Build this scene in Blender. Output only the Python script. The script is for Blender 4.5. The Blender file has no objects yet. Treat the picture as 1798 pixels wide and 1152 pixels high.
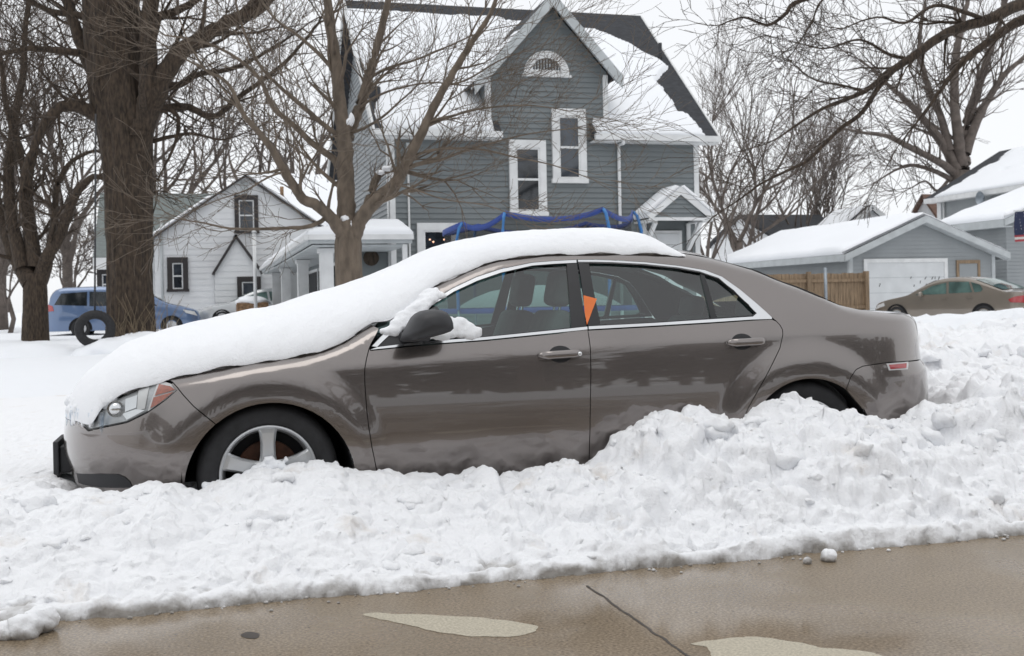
import bpy, bmesh, math, random
from math import sin, cos, radians, pi, sqrt
from mathutils import Vector, Matrix, noise as NZ
random.seed(7)
# ------------------------------------------------------------------ camera
FPX, YAW, ROLL, HZ, EYE = 1950.0, radians(15.5), radians(1.15), -45.0, 1.115
st, ct, sr, cr = sin(YAW), cos(YAW), sin(ROLL), cos(ROLL)
S = bpy.context.scene
col = S.collection
cam = bpy.data.cameras.new('camera'); co = bpy.data.objects.new('camera', cam); col.objects.link(co)
cam.sensor_width = 36; cam.lens = FPX/1798*36; cam.clip_end = 2000; cam.clip_start = .05
cam.shift_y = HZ/1798; cam.shift_x = .9/1798
d_ = Vector((st, ct, 0)); r_ = Vector((ct, -st, 0)); up_ = Vector((0, 0, 1))
R_ = r_*cr - up_*sr; U_ = up_*cr + r_*sr
co.matrix_world = Matrix(((R_.x, U_.x, -d_.x, 0), (R_.y, U_.y, -d_.y, 0), (R_.z, U_.z, -d_.z, EYE), (0, 0, 0, 1)))
cam.dof.use_dof = True; cam.dof.focus_distance = 5.5; cam.dof.aperture_fstop = 6.3
S.camera = co
# ------------------------------------------------------------------ light
W = bpy.data.worlds.new('World'); S.world = W; W.use_nodes = True
wn = W.node_tree.nodes; wl = W.node_tree.links
bg = wn['Background']
sky = wn.new('ShaderNodeTexSky'); sky.sky_type = 'NISHITA'; sky.sun_disc = False
sky.sun_elevation = radians(77); sky.sun_rotation = radians(215)
hs = wn.new('ShaderNodeHueSaturation'); hs.inputs['Saturation'].default_value = .25
mx = wn.new('ShaderNodeMix'); mx.data_type = 'RGBA'; mx.inputs['Factor'].default_value = .82
mx.inputs['B'].default_value = (9.0, 9.15, 9.4, 1)       # even cloud cover
wl.new(sky.outputs[0], hs.inputs['Color']); wl.new(hs.outputs[0], mx.inputs['A'])
wl.new(mx.outputs['Result'], bg.inputs['Color']); bg.inputs['Strength'].default_value = .1
sun = bpy.data.lights.new('sun', 'SUN'); so = bpy.data.objects.new('sun', sun); col.objects.link(so)
sun.energy = .65; sun.angle = radians(40); sun.color = (1, .97, .93)
# thin cloud: a broad soft sun high behind the camera
el, az = radians(77), radians(215)
sdir = Vector((sin(az)*cos(el), cos(az)*cos(el), sin(el)))
so.rotation_euler = sdir.to_track_quat('Z', 'Y').to_euler()
S.view_settings.view_transform = 'Standard'; S.view_settings.look = 'None'
S.view_settings.exposure = 0.22; S.view_settings.gamma = 1
S.cycles.max_bounces = 10; S.cycles.diffuse_bounces = 6; S.cycles.transparent_max_bounces = 24; S.cycles.glossy_bounces = 5
# ------------------------------------------------------------------ photograph rays -> places
def ray(px, py):
    u, v = px-899, py-576
    a = (u*cr - v*sr)/FPX; b = (u*sr + v*cr - HZ)/FPX
    return (a*ct+st, -a*st+ct, -b)
def Wy(px, py, y):
    d = ray(px, py); k = y/d[1]; return Vector((d[0]*k, y, EYE+d[2]*k))
def Wx(px, py, x):
    d = ray(px, py); k = x/d[0]; return Vector((x, d[1]*k, EYE+d[2]*k))
def Wz(px, py, z):
    d = ray(px, py); k = (z-EYE)/d[2]; return Vector((d[0]*k, d[1]*k, z))
def lerp(tab, x):
    if x <= tab[0][0]: return tab[0][1]
    for (a, b), (c, d) in zip(tab, tab[1:]):
        if x <= c: return b+(d-b)*(x-a)/(c-a) if c > a else d
    return tab[-1][1]
def clerp(tab, x):                       # smooth (monotone-ish cubic) table
    n = len(tab)
    if x <= tab[0][0]: return tab[0][1]
    if x >= tab[-1][0]: return tab[-1][1]
    for i in range(n-1):
        if x <= tab[i+1][0]: break
    x0, y0 = tab[i]; x1, y1 = tab[i+1]; h = x1-x0
    s = (y1-y0)/h
    def sl(j):
        if j <= 0: return (tab[1][1]-tab[0][1])/(tab[1][0]-tab[0][0])
        if j >= n-1: return (tab[-1][1]-tab[-2][1])/(tab[-1][0]-tab[-2][0])
        return (tab[j+1][1]-tab[j-1][1])/(tab[j+1][0]-tab[j-1][0])
    m0, m1 = sl(i), sl(i+1); t = (x-x0)/h
    return (2*t**3-3*t*t+1)*y0+(t**3-2*t*t+t)*h*m0+(-2*t**3+3*t*t)*y1+(t**3-t*t)*h*m1
def sstep(a, b, x):
    t = min(1, max(0, (x-a)/(b-a))); return t*t*(3-2*t)
def fbm(p, o=4):
    a, f, s = .5, 1., 0.
    for _ in range(o):
        s += a*NZ.noise(p*f); a *= .5; f *= 2.03
    return s
# ------------------------------------------------------------------ materials
def rgb(c): return (c[0], c[1], c[2], 1)
def mat(name, c, rough=.6, metal=0., var=.12, scale=3., bump=0., bscale=40., coat=0., c2=None, stretch=(1, 1, 1), spec=.5, th=(.35, .65), detail=5):
    m = bpy.data.materials.new(name); m.use_nodes = True
    n, l = m.node_tree.nodes, m.node_tree.links
    b = n['Principled BSDF']
    b.inputs['Roughness'].default_value = rough; b.inputs['Metallic'].default_value = metal
    b.inputs['Coat Weight'].default_value = coat; b.inputs['Coat Roughness'].default_value = .03; b.inputs['Coat IOR'].default_value = 1.75
    b.inputs['Specular IOR Level'].default_value = spec
    tc = n.new('ShaderNodeTexCoord'); mp = n.new('ShaderNodeMapping'); mp.inputs['Scale'].default_value = stretch
    l.new(tc.outputs['Object'], mp.inputs[0])
    nt = n.new('ShaderNodeTexNoise'); nt.inputs['Scale'].default_value = scale; nt.inputs['Detail'].default_value = detail
    l.new(mp.outputs[0], nt.inputs['Vector'])
    rp = n.new('ShaderNodeValToRGB'); rp.color_ramp.elements[0].position = th[0]; rp.color_ramp.elements[1].position = th[1]
    c2 = c2 or tuple(x*(1-2*var) for x in c)
    rp.color_ramp.elements[0].color = rgb(c2); rp.color_ramp.elements[1].color = rgb(c if var else c)
    l.new(nt.outputs[0], rp.inputs[0]); l.new(rp.outputs[0], b.inputs['Base Color'])
    if bump:
        n2 = n.new('ShaderNodeTexNoise'); n2.inputs['Scale'].default_value = bscale; n2.inputs['Detail'].default_value = 6
        l.new(mp.outputs[0], n2.inputs['Vector'])
        bp = n.new('ShaderNodeBump'); bp.inputs['Strength'].default_value = bump; bp.inputs['Distance'].default_value = .009
        l.new(n2.outputs[0], bp.inputs['Height']); l.new(bp.outputs[0], b.inputs['Normal'])
    return m
def glass(name, tint=(.62, .82, .78), refl=.115, rough=0.):
    m = bpy.data.materials.new(name); m.use_nodes = True
    n, l = m.node_tree.nodes, m.node_tree.links; n.clear()
    o = n.new('ShaderNodeOutputMaterial'); t = n.new('ShaderNodeBsdfTransparent'); g = n.new('ShaderNodeBsdfGlossy')
    t.inputs[0].default_value = rgb(tint); g.inputs['Roughness'].default_value = rough
    ge = n.new('ShaderNodeNewGeometry'); dt_ = n.new('ShaderNodeVectorMath'); dt_.operation = 'DOT_PRODUCT'
    l.new(ge.outputs['Incoming'], dt_.inputs[0]); l.new(ge.outputs['Normal'], dt_.inputs[1])
    def mth(op, a, b=None):
        q = n.new('ShaderNodeMath'); q.operation = op
        for k_, v_ in enumerate((a, b)):
            if v_ is None: continue
            if isinstance(v_, (int, float)): q.inputs[k_].default_value = v_
            else: l.new(v_, q.inputs[k_])
        return q.outputs[0]
    ab = mth('ABSOLUTE', dt_.outputs['Value']); p5 = mth('POWER', mth('SUBTRACT', 1.0, ab), 5.0)      # Schlick, two surfaces of one pane
    mm = mth('ADD', mth('MULTIPLY', p5, .9), refl)
    x = n.new('ShaderNodeMixShader'); l.new(mm, x.inputs[0]); l.new(t.outputs[0], x.inputs[1]); l.new(g.outputs[0], x.inputs[2])
    l.new(x.outputs[0], o.inputs[0])
    return m
def snowmat(name, dirt=0., base=(.86, .875, .9), bump=.25, bs=45., edge=None, sss=0):
    m = bpy.data.materials.new(name); m.use_nodes = True
    n, l = m.node_tree.nodes, m.node_tree.links
    b = n['Principled BSDF']; b.inputs['Roughness'].default_value = .65; b.inputs['Specular IOR Level'].default_value = .25
    if sss: b.inputs['Subsurface Weight'].default_value = sss; b.inputs['Subsurface Radius'].default_value = (1, 1, 1); b.inputs['Subsurface Scale'].default_value = .009
    tc = n.new('ShaderNodeTexCoord')
    nt = n.new('ShaderNodeTexNoise'); nt.inputs['Scale'].default_value = bs; nt.inputs['Detail'].default_value = 8; nt.inputs['Roughness'].default_value = .65
    l.new(tc.outputs['Object'], nt.inputs['Vector'])
    bp = n.new('ShaderNodeBump'); bp.inputs['Strength'].default_value = bump; bp.inputs['Distance'].default_value = .012
    l.new(nt.outputs[0], bp.inputs['Height']); l.new(bp.outputs[0], b.inputs['Normal'])
    cur = None
    rgbn = n.new('ShaderNodeRGB'); rgbn.outputs[0].default_value = rgb(base); cur = rgbn.outputs[0]
    if dirt:
        dn = n.new('ShaderNodeTexNoise'); dn.inputs['Scale'].default_value = 3.1; dn.inputs['Detail'].default_value = 7; dn.inputs['Roughness'].default_value = .62
        l.new(tc.outputs['Object'], dn.inputs['Vector'])
        rp = n.new('ShaderNodeValToRGB'); rp.color_ramp.elements[0].position = .60; rp.color_ramp.elements[1].position = .80
        rp.color_ramp.elements[0].color = (0, 0, 0, 1); rp.color_ramp.elements[1].color = (dirt, dirt, dirt, 1)
        l.new(dn.outputs[0], rp.inputs[0])
        mx = n.new('ShaderNodeMix'); mx.data_type = 'RGBA'; mx.inputs['B'].default_value = (.50, .39, .26, 1)
        l.new(rp.outputs[0], mx.inputs['Factor']); l.new(cur, mx.inputs['A']); cur = mx.outputs['Result']
    if edge:                              # grey gritty slush plus painted-in shade along the ploughed foot of the bank
        sx = n.new('ShaderNodeSeparateXYZ'); l.new(tc.outputs['Object'], sx.inputs[0])
        e2 = n.new('ShaderNodeTexNoise'); e2.inputs['Scale'].default_value = 9; e2.inputs['Detail'].default_value = 6
        l.new(tc.outputs['Object'], e2.inputs['Vector'])
        ma = n.new('ShaderNodeMath'); ma.operation = 'MULTIPLY_ADD'; ma.inputs[1].default_value = .16; l.new(e2.outputs[0], ma.inputs[0]); l.new(sx.outputs[2], ma.inputs[2])
        mr = n.new('ShaderNodeMapRange'); mr.inputs['From Min'].default_value = edge[0]; mr.inputs['From Max'].default_value = edge[1]
        mr.inputs['To Min'].default_value = .92; mr.inputs['To Max'].default_value = 0; l.new(ma.outputs[0], mr.inputs['Value'])
        m2 = n.new('ShaderNodeMix'); m2.data_type = 'RGBA'; m2.inputs['B'].default_value = (.27, .25, .225, 1)
        l.new(mr.outputs[0], m2.inputs['Factor']); l.new(cur, m2.inputs['A']); cur = m2.outputs['Result']
    l.new(cur, b.inputs['Base Color'])
    return m
# ------------------------------------------------------------------ objects
ORG = {}
def thing(name, label, cat, loc=(0, 0, 0), rz=0, group=None):
    o = bpy.data.objects.new(name, None); col.objects.link(o); o.location = loc; o.rotation_euler.z = rz
    o.empty_display_size = .2
    o['label'] = label; o['category'] = cat
    if group: o['group'] = group
    return o
def tag(o, label, cat, group=None):
    o['label'] = label; o['category'] = cat
    if group: o['group'] = group
    return o
def obj(name, V, Fc, m, parent=None, smooth=False, mi=None, nrm=None, loc=None, local=False):
    """one mesh object; vertices are world places unless local"""
    me = bpy.data.meshes.new(name)
    root = parent
    while root and root.parent: root = root.parent
    off = Vector((0, 0, 0))
    if root and not local: off = root.location
    if loc: off = Vector(loc)
    me.from_pydata([Vector(v)-off for v in V], [], Fc)
    for x in (m if isinstance(m, (list, tuple)) else [m]): me.materials.append(x)
    if mi: me.polygons.foreach_set('material_index', mi)
    if smooth: me.polygons.foreach_set('use_smooth', [True]*len(me.polygons))
    me.update()
    if nrm: me.normals_split_custom_set_from_vertices(nrm)
    o = bpy.data.objects.new(name, me); col.objects.link(o)
    if parent: o.parent = parent
    if loc: o.location = loc
    return o
class MB:                                   # mesh builder
    def __init__(s): s.v = []; s.f = []
    def add(s, V, Fc):
        b = len(s.v); s.v += [Vector(v) for v in V]; s.f += [tuple(i+b for i in f) for f in Fc]; return s
    def box(s, x0, x1, y0, y1, z0, z1):
        return s.add([(x, y, z) for x in (x0, x1) for y in (y0, y1) for z in (z0, z1)],
                     [(0, 1, 3, 2), (4, 6, 7, 5), (0, 4, 5, 1), (2, 3, 7, 6), (0, 2, 6, 4), (1, 5, 7, 3)])
    def bar(s, a, b, w, h=None, upv=(0, 0, 1)):
        h = h or w; a = Vector(a); b = Vector(b); d = (b-a).normalized(); u = Vector(upv)
        if abs(d.dot(u)) > .99: u = Vector((0, 1, 0))
        x = d.cross(u).normalized()*w/2; y = x.cross(d).normalized()*h/2
        return s.add([a-x-y, a+x-y, a+x+y, a-x+y, b-x-y, b+x-y, b+x+y, b-x+y],
                     [(3, 2, 1, 0), (4, 5, 6, 7), (0, 1, 5, 4), (1, 2, 6, 5), (2, 3, 7, 6), (3, 0, 4, 7)])
    def tube(s, pts, rad, n=6, cap=True):
        pts = [Vector(p) for p in pts]; k = len(pts)
        if not hasattr(rad, '__len__'): rad = [rad]*k
        ref = Vector((.3, .2, 1)).normalized(); V = []; Fc = []
        for i, p in enumerate(pts):
            d = (pts[min(i+1, k-1)]-pts[max(i-1, 0)])
            d = d.normalized() if d.length > 1e-9 else Vector((0, 0, 1))
            x = d.cross(ref)
            if x.length < .05: x = d.cross(Vector((1, 0, 0)))
            x.normalize(); y = d.cross(x)
            for j in range(n):
                a = 2*pi*j/n; V.append(p+(x*cos(a)+y*sin(a))*rad[i])
        for i in range(k-1):
            for j in range(n):
                Fc.append((i*n+j, i*n+(j+1) % n, (i+1)*n+(j+1) % n, (i+1)*n+j))
        if cap: Fc += [tuple(range(n))[::-1], tuple((k-1)*n+j for j in range(n))]
        return s.add(V, Fc)
    def lathe(s, prof, c, axis='y', n=40):    # prof (r, along)
        c = Vector(c); V = []; Fc = []; k = len(prof)
        for r, h in prof:
            for j in range(n):
                a = 2*pi*j/n
                if axis == 'y': V.append(c+Vector((r*cos(a), h, r*sin(a))))
                elif axis == 'z': V.append(c+Vector((r*cos(a), r*sin(a), h)))
                else: V.append(c+Vector((h, r*cos(a), r*sin(a))))
        for i in range(k-1):
            for j in range(n): Fc.append((i*n+j, i*n+(j+1) % n, (i+1)*n+(j+1) % n, (i+1)*n+j))
        return s.add(V, Fc)
    def prism(s, poly, axis, a, b):           # poly 2-D, extruded along axis from a to b
        def P(p, h): return {'y': (p[0], h, p[1]), 'x': (h, p[0], p[1]), 'z': (p[0], p[1], h)}[axis]
        n = len(poly)
        return s.add([P(p, a) for p in poly]+[P(p, b) for p in poly],
                     [tuple(range(n))[::-1], tuple(range(n, 2*n))]+[(i, (i+1) % n, n+(i+1) % n, n+i) for i in range(n)])
    def build(s, name, m, parent=None, smooth=False, **k): return obj(name, s.v, s.f, m, parent, smooth, **k)
def bevel(o, w, seg=2):
    b = o.modifiers.new('bevel', 'BEVEL'); b.width = w; b.segments = seg; b.limit_method = 'ANGLE'; b.angle_limit = radians(40); return o
def struct(o): o['kind'] = 'structure'; return o
M = {}
M['paint'] = mat('brown_grey_paint', (.208, .183, .172), .26, .86, .04, 2, coat=1.)
M['black_trim'] = mat('black_trim', (.016, .016, .018), .3, 0, .1, 6)
M['black_plastic'] = mat('black_plastic', (.035, .036, .04), .5, 0, .1, 9, bump=.1, bscale=300)
M['dark'] = mat('dark_cavity', (.008, .008, .009), .9)
M['rubber'] = mat('tyre_rubber', (.022, .022, .024), .75, 0, .2, 20, bump=.2, bscale=120)
M['alloy'] = mat('alloy_wheel', (.62, .63, .64), .3, .75, .06, 4)
M['rust'] = mat('rusty_disc', (.10, .042, .024), .85, .2, .3, 14)
M['chrome'] = mat('chrome_trim', (.76, .77, .78), .16, 1., .05, 2)
M['seat'] = mat('seat_cloth', (.16, .165, .165), .9, 0, .1, 10)
M['cabin'] = mat('cabin_plastic', (.075, .078, .08), .75, 0, .1, 5)
M['glass'] = glass('side_glass')
M['lens'] = glass('lamp_lens', (.93, .94, .94), .06)
M['amber'] = mat('amber_reflector', (.42, .085, .03), .25, 0, .2, 60, coat=.6)
M['redlens'] = mat('red_lens', (.40, .03, .035), .2, 0, .1, 40, coat=.8)
M['whiteplastic'] = mat('pale_plastic', (.72, .72, .72), .35)
M['orange'] = mat('orange_paper', (.80, .20, .05), .75, 0, .06, 10)
M['snow'] = snowmat('fresh_snow', bump=.4, bs=85, sss=.4)
M['banksnow'] = snowmat('ploughed_snow', dirt=.5, base=(.86, .87, .89), bump=.7, bs=75, edge=(.078, .125), sss=.55)
M['groundsnow'] = snowmat('yard_snow', base=(.84, .86, .89), bump=.3, bs=6)
M['silver_in'] = mat('lamp_silver', (.50, .51, .52), .25, .45, .2, 14)
M['ice'] = glass('ice', (.9, .93, .96), .06)
# ================================================================== parked brown-grey sedan (X along car from front wheel, T inward from near side, z up)
CX, Y0, HW = .281, 5.33, .89
NOSE = [(.15, -.90), (.3, -.955), (.42, -.985), (.55, -.98), (.66, -.955), (.72, -.92), (.80, -.84), (.9, -.7), (1.0, -.5)]
TAIL = [(.15, 3.80), (.3, 3.86), (.45, 3.882), (.66, 3.882), (.715, 3.865), (.74, 3.845), (.9, 3.835), (1.0, 3.82), (1.06, 3.76), (1.12, 3.68)]
ZS_T = None; ZE_T = None
def arch(X, z):
    b = 0
    for ax in (0., 2.842):
        r = sqrt((X-ax)**2+(z-.30)**2)
        if z > .1: b += .020*sstep(.60, .44, r)*sstep(.2, .40, r)
    return b
def tf(X, z, rounding=True):
    zs = clerp(ZS_T, X) if ZS_T else .85
    t = .16*(z-.56)**2 + (.75*max(0, .50-z)**2)
    e = z-zs
    t += .26*(.5*(e+sqrt(e*e+.0004)))
    zb = zs+.105
    e = z-zb
    t += .20*(.5*(e+sqrt(e*e+.0006)))
    t += .014*math.exp(-((z-.30)/.05)**2)*0
    if rounding and ZE_T:
        t += 15*max(0, z-(clerp(ZE_T, X)-.055))**2
    t -= arch(X, z)
    xn = clerp(NOSE, z); L = .80
    if X < xn+L:
        q = min(1., (xn+L-X)/L); t = t+(HW-t)*(1-(max(0, 1-q**2.3))**(1/2.3))
    xt = clerp(TAIL, z); L = .75
    if X > xt-L:
        q = min(1., (X-(xt-L))/L); t = t+(HW-t)*(1-(max(0, 1-q**2.9))**(1/2.9))
    return min(t, HW)
def side(px, py, dt=0.):
    y = Y0
    for _ in range(14):
        p = Wy(px, py, y); y = .5*y+.5*(Y0+tf(p.x-CX, p.z)+dt)
    p = Wy(px, py, y); return (p.x-CX, p.z)
ZS_T = [(-1, .70)]+[side(*p) for p in ((360, 668), (514, 655), (644, 641), (1025, 611), (1373, 586), (1560, 581))]
ZS_T.sort()
EDGE_PX = [(150, 722), (185, 707), (220, 693), (258, 678), (293.5, 666), (347, 655), (413.6, 641.7), (480, 630.7), (547, 620), (597, 603), (627, 586), (652, 570), (680, 560), (715, 536),
           (761, 501), (795, 483), (831, 466), (867, 453), (905, 446.5), (945, 442), (1020, 439), (1100, 439), (1199, 445), (1245, 453), (1279, 462), (1320, 474), (1358, 490), (1396, 504), (1434, 520), (1472, 535), (1509, 543.5), (1547, 548)]
ZE_T = sorted(side(*p) for p in EDGE_PX)
_z = [side(*p) for p in EDGE_PX]
ZE_T = [(-.98, .64), (-.93, .655)]+sorted(_z)
ZE_T = [p for i, p in enumerate(ZE_T) if i == 0 or p[0] > ZE_T[i-1][0]+.004]
ZE_T += [(3.62, ZE_T[-1][1]-.006), (3.72, ZE_T[-1][1]-.03), (3.80, ZE_T[-1][1]-.085), (3.86, ZE_T[-1][1]-.2)]
ZE_T.sort()
def Pc(X, z, dt=0., mirror=False):
    t = tf(X, z)+dt
    return Vector((X+CX, Y0+(2*HW-t if mirror else t), z))
def nrm_c(X, z):
    h = .004
    a = (tf(X+h, z)-tf(X-h, z))/(2*h); b = (tf(X, z+h)-tf(X, z-h))/(2*h)
    v = Vector((a, -1, b)); return v.normalized()
def offset_poly(P, g):
    n = len(P); A = sum(P[i][0]*P[(i+1) % n][1]-P[(i+1) % n][0]*P[i][1] for i in range(n)); s = 1 if A > 0 else -1
    out = []
    for i in range(n):
        a = Vector(P[i-1]); b = Vector(P[i]); c = Vector(P[(i+1) % n])
        d1 = (b-a); d2 = (c-b)
        if d1.length < 1e-6 or d2.length < 1e-6: out.append(b); continue
        n1 = Vector((-d1.y, d1.x)).normalized()*s; n2 = Vector((-d2.y, d2.x)).normalized()*s
        m = n1+n2
        if m.length < .2: m = n1
        m.normalize(); k = g/max(.45, m.dot(n1)); out.append(b+m*k)
    return [(p.x, p.y) for p in out]
def chop(poly, sx, sz, xdense=None):
    """2-D polygon -> triangulated and cut by a grid -> verts2d, faces, boundary edges"""
    bm = bmesh.new()
    vs = [bm.verts.new((p[0], 0, p[1])) for p in poly]
    f = bm.faces.new(vs); f.normal_update()
    bmesh.ops.triangulate(bm, faces=[f])
    xs = [p[0] for p in poly]; zs = [p[1] for p in poly]
    cuts = []
    x = math.floor(min(xs)/sx)*sx
    while x < max(xs):
        cuts.append(((x, 0, 0), (1, 0, 0)))
        if x < -.78 or x > 3.7:
            for k in (1, 2, 3): cuts.append(((x+sx*k/4, 0, 0), (1, 0, 0)))
        x += sx
    z = math.floor(min(zs)/sz)*sz
    while z < max(zs): cuts.append(((0, 0, z), (0, 0, 1))); z += sz
    for c, nn in cuts:
        bmesh.ops.bisect_plane(bm, geom=bm.verts[:]+bm.edges[:]+bm.faces[:], dist=1e-6, plane_co=c, plane_no=nn)
    bm.verts.ensure_lookup_table(); bm.verts.index_update()
    V = [(v.co.x, v.co.z) for v in bm.verts]; Fc = []
    for f in bm.faces:
        idx = [v.index for v in f.verts]
        if f.normal.y > 0: idx.reverse()
        Fc.append(idx)
    B = []
    for e in bm.edges:
        if len(e.link_faces) == 1:
            f = e.link_faces[0]; idx = [v.index for v in f.verts]
            if f.normal.y > 0: idx.reverse()
            a, b = e.verts[0].index, e.verts[1].index
            k = idx.index(a)
            B.append((a, b) if idx[(k+1) % len(idx)] == b else (b, a))
    bm.free(); return V, Fc, B
def panel(name, poly, m, parent, dt=0., thick=.014, gap=.0022, sx=.03, sz=.02, mirror=False, lip=True):
    if gap: poly = offset_poly(poly, gap)
    V2, F2, B = chop(poly, sx, sz)
    V = [Pc(x, z, dt, mirror) for x, z in V2]
    N = [nrm_c(x, z) for x, z in V2]
    if mirror: N = [Vector((n.x, -n.y, n.z)) for n in N]; Fc = [f[::-1] for f in F2]
    else: Fc = [list(f) for f in F2]
    nb = len(V); mp = {}
    if lip and thick:
        for a, b in B:
            for q in (a, b):
                if q not in mp:
                    mp[q] = len(V)
                    x, z = V2[q]; sgn = 1
                    # two verts: rim copy (for its own normal) and inner
                    V.append(V[q].copy()); V.append(Pc(x, z, dt+thick, mirror))
                    N.append(N[q]); N.append(N[q])
            qd = [mp[b], mp[a], mp[a]+1, mp[b]+1]
            Fc.append(qd[::-1] if mirror else qd)
        # rim normals
        acc = {}
        for f in Fc[len(F2):]:
            a, b, c = V[f[0]], V[f[1]], V[f[2]]; nn = (b-a).cross(c-a)
            if nn.length > 0: nn.normalize()
            for q in f: acc[q] = acc.get(q, Vector((0, 0, 0)))+nn
        for q, nn in acc.items():
            if nn.length > 1e-6: N[q] = nn.normalized()
    return obj(name, V, Fc, m, parent, True, nrm=N)
def S_(L): return [p if (len(p) == 2) else p[1:] for p in [(side(*q) if len(q) == 2 else q) for q in L]]   # pixels -> (X,z); (0,X,z) kept
def arc(cx, cz, r, a0, a1, n=18): return [(0, cx+r*cos(radians(a0+(a1-a0)*i/n)), cz+r*sin(radians(a0+(a1-a0)*i/n))) for i in range(n+1)]
car = thing('parked_sedan', 'brown grey sedan snowed in at the kerb, thick snow on its hood, windshield and roof', 'car', (CX+1.42, Y0+HW, 0))
AF = (0.012, .272, .394); AR = (2.842, .285, .388)
DG = [(648, 612), (643.5, 630), (640.5, 647), (640.5, 670), (642, 693), (644, 720), (647, 747), (653, 785), (660.6, 822)]       # door front gap
BG = [(1031.5, 576), (1034.5, 595), (1036.6, 613), (1037.5, 658), (1036.7, 700), (1036, 740), (1035, 780), (1034, 812)]
RG = [(1357, 559), (1363, 564), (1369.6, 571), (1374, 579), (1374.5, 588), (1369.6, 611), (1350.6, 650), (1328, 691), (1313, 718)]
zlow = .20
def dn(p): q = side(*p); return q
xd0, xd1, xd2 = side(660.6, 822)[0]+.012, side(1034, 812)[0], side(1313, 718)[0]
HED = EDGE_PX[4:13]
fender = S_(HED[0:8])+S_([(666, 577), (652, 603)])+S_(DG)+[(xd0, zlow)]+S_([(0, AF[0]+AF[2], zlow)]+arc(*AF, -8, 129))+S_([(340, 713.5), (322, 694), (311, 680), (303, 671)])
bump_r = S_([(303, 671), (311, 680), (322, 694), (340, 713.5)]+arc(*AF, 129, 186, 12))
def noseX(z): return clerp(NOSE, z)+.0006
hl_top = S_([(277, 671.5), (247, 682), (220, 693.5), (190, 706), (160, 720)])
hl = S_([(301, 675), (310, 685), (293.5, 700), (276, 713), (258, 725), (223.5, 742), (180, 751), (155, 757)])
xhl, zhl = hl[-1]
hl = hl+[(-.86, .585), (-.865, .63), (-.84, .655)]+S_([(185, 709), (220, 693.5), (247, 682), (277, 671.5), (290, 671)])
bumper = bump_r+[(AF[0]-AF[2]-.005, zlow)]+[(noseX(z)+.004, z) for z in (zlow, .25, .3, .35, .4, .45, .5, .55, .58)]+[(-.868, .583)]+hl[0:8][::-1]
lowgr = S_([(134, 831), (175, 832), (207, 833), (219, 838), (228, 846), (232, 856), (180, 856), (138, 848)])
def both(name, poly, m, parent=None, **k):
    a = panel(name, poly, m, parent or car, **k); b = panel(name, poly, m, parent or car, mirror=True, **k); return a, b
both('fender', fender, M['paint'])
both('front_bumper', bumper, M['paint'])
both('lower_grille', lowgr, M['black_plastic'], dt=-.004, gap=0)
chr_out = [(653, 608), (668, 592), (683, 578), (700, 566), (722, 549), (745, 537), (767, 523.5), (794.7, 506.5), (836, 487), (878, 473), (934, 461.5), (972, 458.5), (1011.6, 456.5)]
chr_in = [(1012, 461.3), (972, 463.3), (934, 466.3), (879, 478.7), (837.5, 493), (796.5, 512), (769.5, 529), (747, 544), (724, 556), (703, 573), (687, 585), (673, 598), (662, 609)]
sill_top = [(662, 609.5), (740, 600), (850, 592), (980, 579), (1030.5, 573.5)]
sill_bot = [(1031, 578.3), (980, 583.7), (850, 596.7), (740, 604.8), (650, 614)]
r_out = [(1014.3, 456.5), (1045, 456.5), (1074.5, 457.5), (1131, 460.5), (1192, 467), (1237, 474.5), (1267, 486), (1298, 508), (1328, 533), (1354.4, 557), (1355, 560)]
r_in = [(1320, 557), (1328, 550.5), (1315, 536.5), (1288, 511), (1261.5, 489.5), (1228, 478), (1190, 471.3), (1131, 465.2), (1074, 462.2), (1045, 461.6), (1014.6, 461.6)]
rs_top = [(1033, 573), (1150, 567), (1250, 560.5), (1320, 556)]
rs_bot = [(1355, 560), (1320, 561), (1250, 565.7), (1150, 571.7), (1033, 578.2)]
fdoor = S_([(651, 615.5), (740, 606.5), (850, 598.5), (980, 585.5)]+BG)+[(xd1-.002, zlow), (xd0, zlow)]+S_(DG[::-1])
rdoor = S_([(1032, 580), (1150, 573.5), (1250, 567.5), (1320, 562.5), (1355, 560.5)]+RG[1:])
rdoor += [(2.842-.42, .42), (2.40, zlow), (xd1+.002, zlow)]+S_(BG[::-1][:-1])
quarter = S_(EDGE_PX[14:]+[(1577, 551.5)])+[(3.74, 1.0), (3.79, .97), (3.815, .93), (3.826, .88), (3.83, .80), (3.828, .742)]
quarter = [p for p in quarter]
quarter += S_([(1560, 636.5), (1515, 643), (1503, 649), (1494, 662), (1486, 683)])
quarter += S_(arc(*AR, 32, 172, 22))+[(2.842-.42, .42)]+S_(RG[::-1])+S_(r_out[::-1][1:]+chr_out[::-1][:-6])+S_([(761, 521)])
rbumper = S_([(1486, 683), (1494, 662), (1503, 649), (1515, 643), (1560, 636.5)])+[(3.828, .738), (3.85, .732), (3.864, .712), (3.874, .68), (3.878, .62), (3.878, .45), (3.862, .33), (3.84, zlow+.02), (AR[0]+AR[2]+.01, zlow)]+S_(arc(*AR, -10, 32, 8))
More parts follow.
